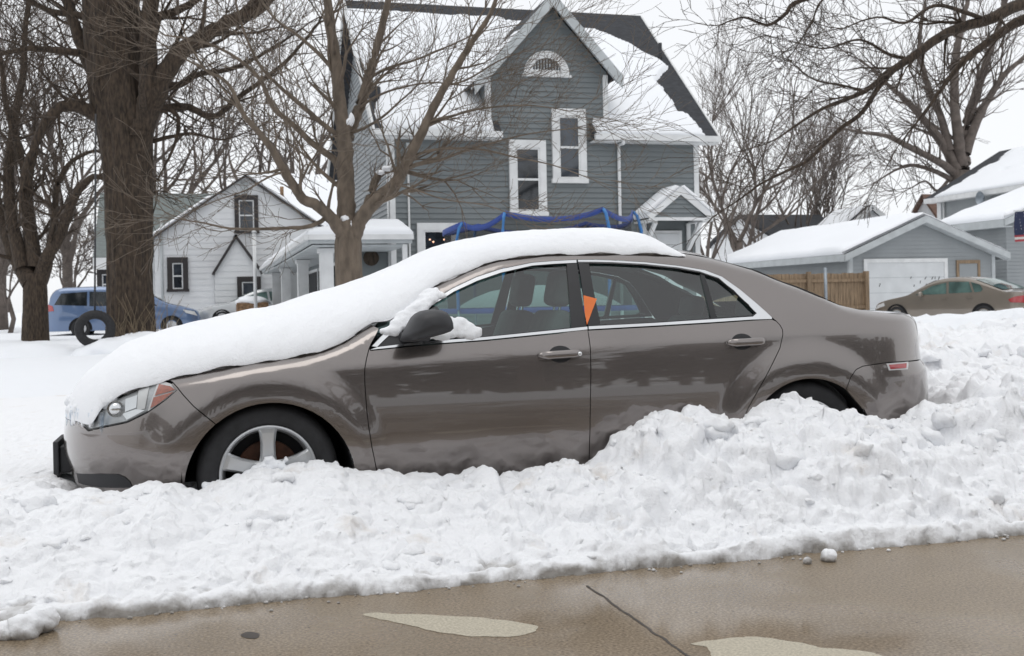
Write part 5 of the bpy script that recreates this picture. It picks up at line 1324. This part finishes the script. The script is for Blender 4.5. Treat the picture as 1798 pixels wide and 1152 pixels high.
# blue van: nose to the right (local x flips), near side visible
p0 = Wy(80, 560, 41.0); p1 = Wy(352, 560, 41.0); Lv = p1.x-p0.x
vprof = [(0, .62), (.08, .82), (.5, .98), (1.0, 1.10), (1.25, 1.20), (1.8, 1.52), (2.3, 1.68), (3.0, 1.75), (4.2, 1.74), (4.75, 1.68), (5.0, 1.40), (5.08, 1.0), (5.15, .8)]
sc = Lv/5.15
van = lofted_car('blue_van', 'blue minivan parked behind the big tree trunk', vprof, None, [(0, .75), (1, 1.0), (5, 1.10)], 5.15, 1.93, M['vanblue'], M['bglass'], (p1.x, 41.95, .18), pi,
    (.98, 4.0), .33, windows=([(1.45, 1.07), (1.95, 1.42), (2.45, 1.56), (2.55, 1.08)], [(2.63, 1.09), (2.55, 1.575), (3.7, 1.60), (3.7, 1.10)], [(3.78, 1.11), (3.78, 1.60), (4.62, 1.55), (4.85, 1.16)]), ws=(1.3, 2.15), rw=(4.8, 5.02),
    tail=[(4.85, .95), (5.10, .93), (5.06, 1.18), (4.9, 1.12)], head=[(.10, .68), (.5, .80), (.6, .92), (.2, .84)])
sv = lofted_car('silver_car', 'pale silver sedan half hidden behind the brick block and hood snow', [(0, .5), (.1, .68), (.6, .82), (1.2, .93), (1.9, 1.27), (2.4, 1.41), (3.0, 1.42), (3.6, 1.25), (4.1, 1.05), (4.6, 1.0), (4.75, .7)], None, [(0, .65), (1.2, .88), (4.7, .98)], 4.75, 1.78, M['silver'], M['gglass'],
    (Wy(346, 550, 43.4).x, 43.6, .38), 0, (.9, 3.65), .32, windows=([(1.5, .95), (2.1, 1.26), (2.55, 1.33), (2.6, .97)], [(2.68, .98), (2.63, 1.33), (3.2, 1.31), (3.6, 1.12), (3.4, .99)]), ws=(1.25, 2.2), rw=(3.3, 4.0), head=[(.12, .6), (.6, .74), (.5, .80), (.2, .72)], tail=[(4.4, .8), (4.7, .8), (4.65, .95), (4.4, .95)])
tprof = [(0, .48), (.06, .64), (.5, .80), (1.25, .95), (1.6, 1.12), (2.05, 1.33), (2.6, 1.42), (3.2, 1.38), (3.75, 1.20), (4.25, 1.02), (4.8, .97), (4.98, .85), (5.02, .6)]
pa = Wz(1561, 566, .30)
tn = lofted_car('tan_sedan', 'tan sedan parked before the garage, one front door panel paler', tprof, None, [(0, .60), (1.2, .88), (3.5, .97), (5, .96)], 5.02, 1.85, M['tan'], M['gglass'], (20.5, 30.2, .14), radians(-90+22),
    (.95, 3.70), .32, windows=([(1.55, .95), (2.05, 1.20), (2.5, 1.30), (2.55, .97)], [(2.63, .98), (2.58, 1.31), (3.2, 1.30), (3.35, 1.0)], [(3.42, 1.0), (3.27, 1.29), (3.55, 1.21), (3.66, 1.08), (3.6, 1.01)]), ws=(1.35, 2.1), rw=(3.35, 4.2), tail=[(4.5, .70), (4.97, .68), (4.9, .90), (4.6, .86), (4.42, .78)], head=[(.1, .52), (.55, .64), (.5, .74), (.2, .66)])
# ================================================================== trees
def grow(mb, p, d, length, r, depth, rng, par, sides=6):
    """recursive limb: par = dict(up, bend, ratio, spread, kids, rmin)"""
    n = max(3, int(length/par['seg'])) if depth > 0 else 3
    n = min(n, 9); pts = [p.copy()]; rad = [r]; q = p.copy(); dd = d.copy(); nodes = []
    tip = max(par['rmin'], r*par.get('taper', .35))
    for i in range(n):
        dd = (dd+Vector((rng.gauss(0, 1), rng.gauss(0, 1), rng.gauss(0, 1)))*par['bend']+Vector((0, 0, par['up']))).normalized()
        q = q+dd*length/n; pts.append(q.copy()); rad.append(r+(tip-r)*(i+1)/n); nodes.append((q.copy(), dd.copy(), rad[-1], (i+1)/n))
    mb.tube(pts, rad, sides if depth > 1 else (4 if depth > 0 else 3), cap=False)
    if depth <= 0: return
    k = par['kids']
    for j in range(rng.randint(k-1, k+1)):
        f = rng.uniform(.25, 1) if j else 1
        c = min(nodes, key=lambda z: abs(z[3]-f))
        ax = c[1].cross(Vector((rng.gauss(0, 1), rng.gauss(0, 1), rng.gauss(0, 1)))).normalized()
        ang = rng.uniform(.35, 1)*par['spread']*(.45 if j == 0 else 1)
        nd = (Matrix.Rotation(ang, 3, ax) @ c[1]).normalized()
        grow(mb, c[0], nd, length*rng.uniform(.5, .85)*par['ratio'], max(par['rmin'], min(c[2]*.85, r*.62)), depth-1, rng, par, sides)
def limb(mb, pts, r0, r1, rng, par, twigs=6, depth=2, tl=.9, sides=8, start=.15, upb=.3, tr=.35):
    """hand-laid limb (smooth) that sprouts branches"""
    P = []
    pts = [Vector(p) for p in pts]; n = len(pts)
    for i in range(n-1):
        a = pts[max(i-1, 0)]; b = pts[i]; c = pts[i+1]; d = pts[min(i+2, n-1)]
        for j in range(5):
            t = j/5; P.append(.5*((2*b)+(c-a)*t+(2*a-5*b+4*c-d)*t*t+(3*b-a-3*c+d)*t**3))
    P.append(pts[-1]); k = len(P)
    P = [q+Vector((rng.gauss(0, 1), rng.gauss(0, 1), rng.gauss(0, 1)))*.06*(r0*.4+r1) if 0 < i < k-1 else q for i, q in enumerate(P)]
    R = [r0+(r1-r0)*i/(k-1) for i in range(k)]
    mb.tube(P, R, sides, cap=False)
    for j in range(twigs):
        f = start+(1-start)*(j+rng.random())/twigs; i = min(k-2, int(f*(k-1))); d = (P[i+1]-P[i]).normalized()
        ax = d.cross(Vector((rng.gauss(0, .5), rng.gauss(0, 1), rng.gauss(0, .5)))).normalized()
        nd = (Matrix.Rotation(rng.uniform(.4, 1.1), 3, ax) @ d); nd = (nd+Vector((0, 0, upb*rng.random()))).normalized()
        grow(mb, P[i], nd, tl*rng.uniform(.5, 1.15), max(par['rmin'], R[i]*tr*rng.uniform(.7, 1.2)), depth, rng, par)
    g = max(par['rmin'], r1*.9)
    for _ in range(2): grow(mb, P[-1], ((P[-1]-P[-2]).normalized()+Vector((rng.gauss(0, .25), rng.gauss(0, .25), rng.gauss(0, .25)))).normalized(), tl, g, depth, rng, par)
def make_tree(name, label, base, trunk, limbs, m, par, seed, tkw={}, group=None, cat='tree'):
    rng = random.Random(seed); t = thing(name, label, cat, base, 0, group)
    mb = MB(); pts = [Vector(p) for p, r in trunk]; rad = [r for p, r in trunk]
    P = []; R = []; n = len(pts)
    for i in range(n-1):
        a = pts[max(i-1, 0)]; b = pts[i]; c = pts[i+1]; d = pts[min(i+2, n-1)]
        for j in range(16):
            q = j/16; P.append(.5*((2*b)+(c-a)*q+(2*a-5*b+4*c-d)*q*q+(3*b-a-3*c+d)*q**3)); R.append(rad[i]+(rad[i+1]-rad[i])*q)
    P.append(pts[-1]); R.append(rad[-1])
    V = []; Fc = []; ns = 84                    # furrowed bark: uneven rings
    for i, (p, r) in enumerate(zip(P, R)):
        for j in range(ns):
            a = 2*pi*j/ns; k = 1+.07*NZ.noise(Vector((cos(a)*3.5, sin(a)*3.5, p.z*.7+seed)))+.05*NZ.noise(Vector((cos(a)*11, sin(a)*11, p.z*1.2)))-.06*(1-min(1, 2.6*abs(NZ.noise(Vector((cos(a)*9+NZ.noise(Vector((p.z*1.5, a, 2)))*.8, sin(a)*9, p.z*.55))))))
            V.append(p+Vector((cos(a)*r*k, sin(a)*r*k, 0)))
    for i in range(len(P)-1):
        for j in range(ns): Fc.append((i*ns+j, i*ns+(j+1) % ns, (i+1)*ns+(j+1) % ns, (i+1)*ns+j))
    Fc.append(tuple((len(P)-1)*ns+j for j in range(ns)))
    obj('trunk', V, Fc, m, t, True)
    mb = MB()
    for L in limbs:
        kw = dict(tkw); kw.update(L[3] if len(L) > 3 else {}); limb(mb, L[0], L[1], L[2], rng, par, **kw)
    mb.build('crown', m, t, True)
    return t
def pl(pxs, y, dy=0., wob=0.):                 # pixel polyline -> points on a tree's own plane, leaning dy in depth
    n = len(pxs); return [Wy(px, py, y+dy*i/(max(1, n-1))) for i, (px, py) in enumerate(pxs)]
# --- young multi-stemmed tree in front of the grey house
ym = 13.5
par = dict(up=.05, bend=.16, ratio=1., spread=.85, kids=4, rmin=.0026, seg=.16, taper=.3)
b0 = Wy(615, 520, ym); base = Vector((b0.x, ym, .2))
L = [
 (pl([(610, 410), (608, 360), (607, 300), (604, 245), (597, 190), (592, 130), (583, 60), (572, -10), (560, -90)], ym, .5), .125, .045, dict(twigs=10, tl=1.0)),
 (pl([(607, 255), (618, 222), (630, 190), (645, 140), (662, 82), (681, 5), (700, -60)], ym+.3, .3), .085, .035, dict(twigs=9, tl=1.0)),
 (pl([(618, 432), (624, 408), (640, 375), (668, 345), (691, 325), (705, 303), (722, 270), (745, 224), (763, 186), (783, 150), (804, 113), (832, 70), (860, 25), (880, -30)], ym, -.6), .10, .022, dict(twigs=15, tl=.95)),
 (pl([(634, 385), (648, 352), (660, 315), (672, 302), (692, 297)], ym, .1), .062, .04, dict(twigs=4, tl=.8)),
 (pl([(700, 312), (722, 293), (776, 280), (813, 266), (860, 252), (930, 235), (1010, 225)], ym-.2, -.4), .026, .006, dict(twigs=10, tl=.8, start=.1)),
 (pl([(722, 275), (770, 262), (840, 262), (900, 275), (970, 290), (1040, 315)], ym-.2, -.9), .02, .005, dict(twigs=8, tl=.7)),
 (pl([(745, 224), (790, 205), (850, 190), (930, 185), (1000, 195)], ym-.3, -.7), .02, .005, dict(twigs=9, tl=.8)),
 (pl([(783, 150), (820, 140), (880, 105), (940, 85)], ym-.4, -.2), .016, .005, dict(twigs=6, tl=.8)),
 (pl([(690, 325), (720, 330), (780, 350), (850, 360), (905, 378)], ym-.2, -1.2), .013, .004, dict(twigs=6, tl=.6)),
 (pl([(608, 435), (605, 418), (597, 405), (583, 385), (570, 371), (552, 358), (533, 350), (515, 325), (500, 301), (487, 280), (474, 258), (452, 230), (430, 205), (414, 172), (398, 145), (360, 122)], ym, -.3), .095, .015, dict(twigs=12, tl=.85)),
 (pl([(575, 376), (565, 388), (540, 398), (511, 400), (460, 402), (404, 401), (360, 392), (334, 388)], ym, -.5), .032, .007, dict(twigs=8, tl=.6)),
 (pl([(600, 300), (587, 280), (562, 262), (538, 242), (510, 215), (484, 194), (468, 165), (457, 140), (420, 105), (377, 81), (330, 68), (290, 62)], ym+.2, .5), .05, .010, dict(twigs=12, tl=.85)),
 (pl([(601, 245), (570, 220), (540, 195), (500, 160), (460, 120), (430, 60), (410, -10)], ym+.2, -.4), .036, .01, dict(twigs=9, tl=.85)),
 (pl([(592, 130), (560, 95), (520, 60), (480, 30), (440, -30)], ym+.3, .6), .03, .010, dict(twigs=8, tl=.9)),
 (pl([(500, 301), (470, 312), (430, 335), (380, 352), (330, 375)], ym-.2, -.3), .014, .004, dict(twigs=7, tl=.55)),
 (pl([(645, 140), (680, 120), (730, 105), (790, 80), (850, 55), (930, 40)], ym+.4, .4), .022, .005, dict(twigs=9, tl=.8)),
 (pl([(630, 190), (660, 170), (700, 155), (760, 145), (830, 150), (900, 130)], ym+.3, -.5), .018, .005, dict(twigs=9, tl=.8)),
 (pl([(612, 235), (640, 225), (672, 205), (700, 180), (740, 140), (760, 80)], ym+.3, -.3), .022, .006, dict(twigs=8, tl=.8)),
]
make_tree('young_tree', 'bare grey-brown tree forking low before the grey house, snow in its crotch', base, [((b0.x, ym, 0), .22), ((b0.x, ym, .5), .185), (tuple(Wy(613, 480, ym)), .165), (tuple(Wy(612, 430, ym)), .165), (tuple(Wy(612, 408, ym)), .135), (tuple(Wy(612, 398, ym)), .09)], L, M['bark2'], par, 11, dict(depth=2))
mb = MB()
for px, py, w, h in ((613, 398, .07, .10), (606, 385, .06, .05), (617, 210, .035, .08), (612, 214, .03, .04), (680, 296, .07, .035), (655, 352, .05, .03), (644, 364, .04, .025), (668, 303, .05, .03)):
    p = Wy(px, py, ym-.04); lump(mb, [(p, w, .06, h)], px, 10)
tag(mb.build('branch_snow', M['snow'], None, True), 'small snow patches caught in the forks of the young bare tree', 'snow')
# --- huge old tree
yo_ = 24.0; b0 = Wy(230, 575, yo_)
par2 = dict(up=.03, bend=.2, ratio=1., spread=.95, kids=3, rmin=.0065, seg=.3, taper=.3)
tr = [((b0.x, yo_, 0), .56), (tuple(Wy(230, 570, yo_)), .49), (tuple(Wy(229, 500, yo_)), .465), (tuple(Wy(228, 430, yo_)), .46), (tuple(Wy(226, 340, yo_)), .48), (tuple(Wy(222, 250, yo_)), .52), (tuple(Wy(212, 180, yo_)), .60), (tuple(Wy(200, 90, yo_)), .58), (tuple(Wy(195, 0, yo_)), .56), (tuple(Wy(192, -90, yo_)), .5)]
L = [
 (pl([(238, 280), (252, 220), (268, 180), (286, 135), (310, 100), (340, 75), (400, 40), (460, 10), (520, -60)], yo_-.2, -1), .26, .10, dict(twigs=12, tl=2.2)),
 (pl([(245, 235), (258, 190), (262, 130), (260, 60), (268, -20)], yo_-.4, -.3), .22, .15, dict(twigs=6, tl=1.8)),
 (pl([(255, 200), (290, 190), (330, 188), (375, 205), (420, 170), (500, 110), (560, 40)], yo_-.3, 1.2), .10, .03, dict(twigs=12, tl=1.6)),
 (pl([(262, 195), (285, 188), (312, 205), (308, 250), (290, 290), (278, 312)], yo_-.4, .4), .06, .015, dict(twigs=6, tl=.8)),
 (pl([(198, 215), (165, 200), (135, 186), (105, 190), (80, 215), (62, 250), (45, 290), (35, 340)], yo_, -1), .17, .03, dict(twigs=11, tl=1.4)),
 (pl([(190, 150), (165, 130), (140, 70), (120, 10), (100, -60)], yo_, .6), .18, .08, dict(twigs=9, tl=1.8)),
 (pl([(185, 110), (150, 95), (110, 90), (60, 85), (0, 95), (-60, 110)], yo_, -.8), .10, .03, dict(twigs=11, tl=1.5)),
 (pl([(190, 60), (150, 30), (90, 20), (30, -10)], yo_, .8), .10, .04, dict(twigs=9, tl=1.6)),
 (pl([(268, 140), (310, 150), (350, 130), (410, 120), (470, 90), (530, 50)], yo_, 1.5), .09, .02, dict(twigs=11, tl=1.5)),
 (pl([(230, 60), (280, 30), (330, 10), (400, -40)], yo_, -.8), .12, .05, dict(twigs=9, tl=1.7)),
 (pl([(262, 250), (300, 240), (340, 235), (390, 245), (440, 230)], yo_, -.6), .05, .012, dict(twigs=8, tl=1.0)),
]
make_tree('old_tree', 'massive dark-barked tree trunk in front of the blue minivan, thick limbs above', Vector((b0.x, yo_, 0)), tr, L, M['bark'], par2, 5, dict(depth=2, sides=10))
# tyre swing and rope
p = Wy(167, 578, 22.6); ty = MB(); RR = .30; V = []; Fc = []
for i in range(36):
    a = 2*pi*i/36
    for j in range(10):
        b = 2*pi*j/10; rr = RR-.02+.085*cos(b)*1.0; V.append(Vector((p.x+rr*cos(a), 22.6+.10*sin(b)+.25*rr*cos(a), p.z+rr*sin(a))))
for i in range(36):
    for j in range(10): Fc.append((i*10+j, i*10+(j+1) % 10, ((i+1) % 36)*10+(j+1) % 10, ((i+1) % 36)*10+j))
ts = thing('tyre_swing', 'old tyre hanging on a rope as a swing beside the massive trunk', 'tyre swing', (p.x, 22.6, 0))
obj('tyre', V, Fc, M['rubber'], ts, True); q = Wy(168, 200, 22.6)
MB().tube([(p.x, 22.6, p.z+RR), (q.x, 22.6, q.z)], .018, 6).build('rope', M['black_plastic'], ts, True)
# dry grass and snow mound at the trunk foot
rng = random.Random(4); mb = MB()
for i in range(60):
    px = rng.uniform(195, 300); c = Wz(px, 600, .35); c = Wy(px, 590, 22.8); c.z = .35; a = rng.uniform(-.4, .4); h = rng.uniform(.4, 1.1)
    mb.tube([c, c+Vector((a*h*.5, 0, h*.6)), c+Vector((a*h*1.2, 0, h))], [.007, .005, .003], 3)
o = mb.build('dry_stalks', mat('dry_stalk', (.22, .17, .11), .9), None, True); o['kind'] = 'stuff'; o['label'] = 'dry brown stalks around the foot of the massive trunk'; o['category'] = 'grass'
mb = MB(); a = Wy(225, 590, 22.9); lump(mb, [((a.x+.35, 22.8, .25), 1.0, .6, .42), ((a.x-.25, 22.6, .2), .8, .5, .38), ((a.x+1.0, 23., .2), .8, .6, .5), ((a.x-1.6, 23.2, .1), 1.2, .8, .4)], 7, 22)
tag(mb.build('snow_mound', M['groundsnow'], None, True), 'rounded snow mound heaped at the foot of the massive tree trunk', 'snow')
# --- left tree with a low fork
yl = 34.0; b0 = Wy(62, 575, yl); par3 = dict(up=.05, bend=.2, ratio=1., spread=.9, kids=4, rmin=.009, seg=.4, taper=.3)
L = [
 (pl([(58, 500), (40, 470), (22, 440), (8, 400), (-8, 350), (-30, 290)], yl, 1), .30, .12, dict(twigs=6, tl=1.8)),
 (pl([(66, 500), (78, 470), (84, 450), (105, 415), (120, 375), (138, 335), (165, 310), (190, 318)], yl, -1), .24, .06, dict(twigs=7, tl=1.6)),
 (pl([(62, 470), (56, 430), (50, 380), (48, 320), (62, 260), (80, 225), (110, 190)], yl, .8), .24, .06, dict(twigs=8, tl=1.8)),
 (pl([(40, 470), (20, 380), (15, 300), (25, 220), (40, 130), (45, 40), (60, -60)], yl, 1.2), .2, .05, dict(twigs=9, tl=2.0)),
 (pl([(50, 330), (30, 250), (10, 180), (0, 100), (-20, 0)], yl, -1), .12, .04, dict(twigs=7, tl=1.8)),
 (pl([(84, 450), (95, 390), (100, 330), (125, 285), (170, 265), (195, 290)], yl, 1), .12, .03, dict(twigs=9, tl=1.6)),
]
make_tree('forked_tree', 'dark bare tree forking low at the left edge, left of the blue minivan', Vector((b0.x, yl, 0)), [((b0.x, yl, 0), .40), (tuple(Wy(62, 560, yl)), .34), (tuple(Wy(62, 510, yl)), .32), (tuple(Wy(62, 480, yl)), .28)], L, M['bark'], par3, 21, dict(depth=2))
# --- limbs hanging in from the right edge: tree stands outside the frame
yh_ = 15.0
pr4 = dict(up=-.01, bend=.15, ratio=1., spread=.9, kids=3, rmin=.004, seg=.2, taper=.3)
tb = Wy(2080, 500, yh_)
L = [
 (pl([(2080, -60), (1930, -30), (1798, 6), (1732, 36), (1664, 57), (1597, 104), (1555, 130), (1518, 161), (1440, 193), (1370, 240)], yh_, -.6), .125, .012, dict(twigs=22, tl=.9, start=.3)),
 (pl([(2080, 0), (1930, -10), (1798, 34), (1753, 62), (1701, 99), (1669, 135), (1640, 175), (1590, 240)], yh_, .5), .115, .012, dict(twigs=16, tl=.8, start=.35)),
 (pl([(1575, 118), (1545, 150), (1513, 198), (1472, 229), (1419, 281), (1388, 297), (1336, 323), (1300, 349), (1253, 380)], yh_-.45, .5), .045, .008, dict(twigs=14, tl=.75)),
 (pl([(1700, -60), (1560, -30), (1409, 0), (1378, 26), (1347, 44), (1305, 31), (1262, 45)], yh_, -.3), .05, .008, dict(twigs=12, tl=.6, start=.4)),
 (pl([(1480, -30), (1440, 5), (1425, 40), (1400, 80), (1390, 95)], yh_, .2), .02, .006, dict(twigs=6, tl=.4)),
 (pl([(1732, 36), (1690, 20), (1640, 10), (1590, 40), (1540, 30), (1480, 50)], yh_-.2, -.8), .04, .008, dict(twigs=13, tl=.8)),
 (pl([(1597, 104), (1560, 95), (1510, 70), (1450, 85), (1400, 75)], yh_-.3, .4), .03, .007, dict(twigs=11, tl=.7)),
 (pl([(1518, 161), (1480, 150), (1430, 140), (1390, 110)], yh_-.4, .4), .022, .006, dict(twigs=9, tl=.7)),
]
make_tree('overhanging_tree', 'dark bare limbs reaching in from beyond the right edge, nearest branches at upper right', Vector((tb.x, yh_, 0)), [((tb.x, yh_, 0), .45), ((tb.x, yh_, 2), .38), ((tb.x, yh_, 4), .34), (tuple(Wy(2080, -80, yh_)), .25)], L, M['bark'], pr4, 31, dict(depth=2))
# --- spreading tree behind the right-hand house
yt = 52.0
par5 = dict(up=.04, bend=.15, ratio=1., spread=.7, kids=4, rmin=.011, seg=.6, taper=.3)
L = [
 (pl([(1690, 300), (1693, 260), (1700, 215), (1715, 160), (1735, 100), (1755, 40), (1770, -40)], yt, 2), .42, .09, dict(twigs=16, tl=3.2)),
 (pl([(1688, 290), (1682, 240), (1676, 170), (1680, 90), (1695, 20), (1705, -40)], yt, -1), .36, .08, dict(twigs=14, tl=3.2)),
 (pl([(1680, 300), (1660, 260), (1630, 220), (1595, 180), (1560, 150), (1530, 120)], yt, 1), .32, .05, dict(twigs=14, tl=2.8)),
 (pl([(1676, 305), (1650, 285), (1600, 260), (1560, 240), (1510, 232), (1480, 225)], yt, -1), .24, .04, dict(twigs=12, tl=2.4)),
 (pl([(1695, 270), (1712, 220), (1735, 175), (1765, 130), (1800, 100), (1850, 60)], yt, 1), .3, .06, dict(twigs=13, tl=2.8)),
 (pl([(1670, 315), (1640, 300), (1600, 290), (1570, 300), (1535, 322)], yt, .5), .16, .03, dict(twigs=10, tl=1.8)),
 (pl([(1668, 265), (1650, 200), (1625, 140), (1615, 70), (1625, 0)], yt, 1.5), .24, .06, dict(twigs=13, tl=2.8)),
 (pl([(1664, 318), (1645, 335), (1625, 318), (1600, 330)], yt, .5), .10, .03, dict(twigs=6, tl=1.3)),
]
b0 = Wy(1686, 560, yt)
make_tree('spreading_tree', 'broad bare tree with many upright stems rising behind the right-hand house', Vector((b0.x, yt, 0)), [((b0.x, yt, 0), .75), (tuple(Wy(1686, 400, yt)), .62), (tuple(Wy(1686, 330, yt)), .60), (tuple(Wy(1686, 300, yt)), .5)], L, M['bark3'], par5, 41, dict(depth=2))
# --- procedural bare trees of the backdrop
def backdrop(name, label, px, y, h, seed, spread=.75, m='bark3', group='bare trees behind the houses', lean=0, kids=4, depth=4, r=None, fork=.28):
    rng = random.Random(seed); b = Wy(px, 560, y); b.z = 0; r = r or h*.016
    t = thing(name, label, 'tree', b, 0, group); pr_ = dict(up=.05, bend=.13, ratio=1., spread=spread, kids=kids, rmin=max(.005, y*.00019), seg=h*.05, taper=.45)
    mb = MB(); top = b+Vector((lean*h*fork, 0, h*fork)); mb.tube([b, b+(top-b)*.5+Vector((rng.gauss(0, .1), 0, 0)), top], [r*1.15, r, r*.9], 10); mb.build('trunk', M[m], t, True)
    mb = MB()
    for k in range(4):
        a = 2*pi*k/4+rng.random(); d = Vector((cos(a)*.5*spread, sin(a)*.5*spread, 1)).normalized(); grow(mb, top-Vector((0, 0, h*.03*k)), d, h*.36*rng.uniform(.8, 1.15), r*.55, depth, rng, pr_)
    mb.build('crown', M[m], t, True); return t
BT = [
 ('leafless tree with a bushy crown right behind the right wall of the grey house', 1243, 44, 9.5, 1, .95, 3, 4),
 ('tall pale leafless tree rising beside the roof of the grey house', 1300, 56, 15, 2, .8, 4, 4),
 ('thin upright leafless tree above the dark distant roof', 1412, 62, 12, 3, .55, 3, 4),
 ('second slim leafless tree a little right of the dark distant roof', 1447, 66, 12.5, 4, .6, 4, 4),
 ('low tangled leafless tree between grey house and dark distant roof', 1335, 60, 9, 5, .9, 3, 4),
 ('leafless tree at the left edge behind the forked tree', 5, 58, 15, 6, .8, 4, 4),
 ('leafless tree between the forked tree and the massive trunk', 120, 62, 17, 7, .85, 4, 4),
 ('tall leafless tree rising behind the grey roof of the white house', 300, 66, 19, 8, .85, 3, 4),
 ('tall leafless tree above the gable of the white house', 430, 70, 20, 9, .85, 3, 4),
 ('tall leafless tree above the snowy roof of the white house', 540, 66, 19, 10, .85, 3, 4),
 ('low leafless thicket tree at the far left behind the blue minivan', 130, 52, 6.5, 12, 1.0, 4, 4),
 ('low leafless thicket tree at the extreme left edge', 15, 50, 6, 13, 1.0, 4, 4),
]
for i, (lb, px, y, h, sd, spd, k, dp) in enumerate(BT):
    backdrop('bare_tree', lb, px, y, h, 100+sd, spd, kids=k, depth=dp)
# --- invented trees behind the camera, added for paint and glass to reflect
M['added_needles'] = mat('evergreen_needles', (.03, .04, .028), .9, 0, .3, 4)
rng = random.Random(77)
mb = MB()
for i in range(84):
    x = -34+i*.93+rng.uniform(-.4, .4); y = -16-rng.uniform(0, 5); h = rng.uniform(4.6, 6.8)
    mb.tube([(x, y, 0), (x, y, h*.4)], .18, 6)
    for k in range(150):
        a = rng.uniform(0, 2*pi); f = rng.random()**.7; z = h*(.12+.88*f); rr = (1.15-f)*h*.26*rng.uniform(.3, 1); c = Vector((x+rr*cos(a), y+rr*sin(a), z)); s_ = rng.uniform(.2, .5)
        d1 = Vector((rng.gauss(0, 1), rng.gauss(0, 1), rng.gauss(0, .5)))*s_; d2 = Vector((rng.gauss(0, 1), rng.gauss(0, 1), rng.gauss(0, .5)))*s_
        mb.add([c-d1, c+d2, c+d1, c-d2], [(0, 1, 2, 3)])
o = mb.build('added_tree_line', M['added_needles']); o['kind'] = 'stuff'; o['label'] = 'invented dark tree line across the street, added for reflections'; o['category'] = 'trees'
for i, (px, y, h) in enumerate(((-3, -10.5, 11), (6.5, -11.5, 12), (2.5, -14, 12))):
    rng = random.Random(900+i); b = Vector((px, y, 0)); t = thing('added_street_tree', ('invented bare tree across the road, added for reflections, left of the view', 'invented bare tree across the road, added for reflections, right of the view', 'invented bare tree across the road, added for reflections, set furthest back')[i], 'tree', b, 0, 'invented trees across the road')
    pr_ = dict(up=.05, bend=.16, ratio=1., spread=.9, kids=4, rmin=.012, seg=.6, taper=.4)
    MB().tube([b, b+Vector((0, 0, 1.5)), b+Vector((.1, 0, 3))], [.34, .28, .26], 10).build('trunk', M['bark'], t, True); mb = MB()
    for k in range(5): a = 2*pi*k/5; grow(mb, b+Vector((.1, 0, 2.8)), Vector((cos(a)*.7, sin(a)*.7, 1)).normalized(), 3.4, .15, 2, rng, pr_)
    mb.build('crown', M['bark'], t, True)
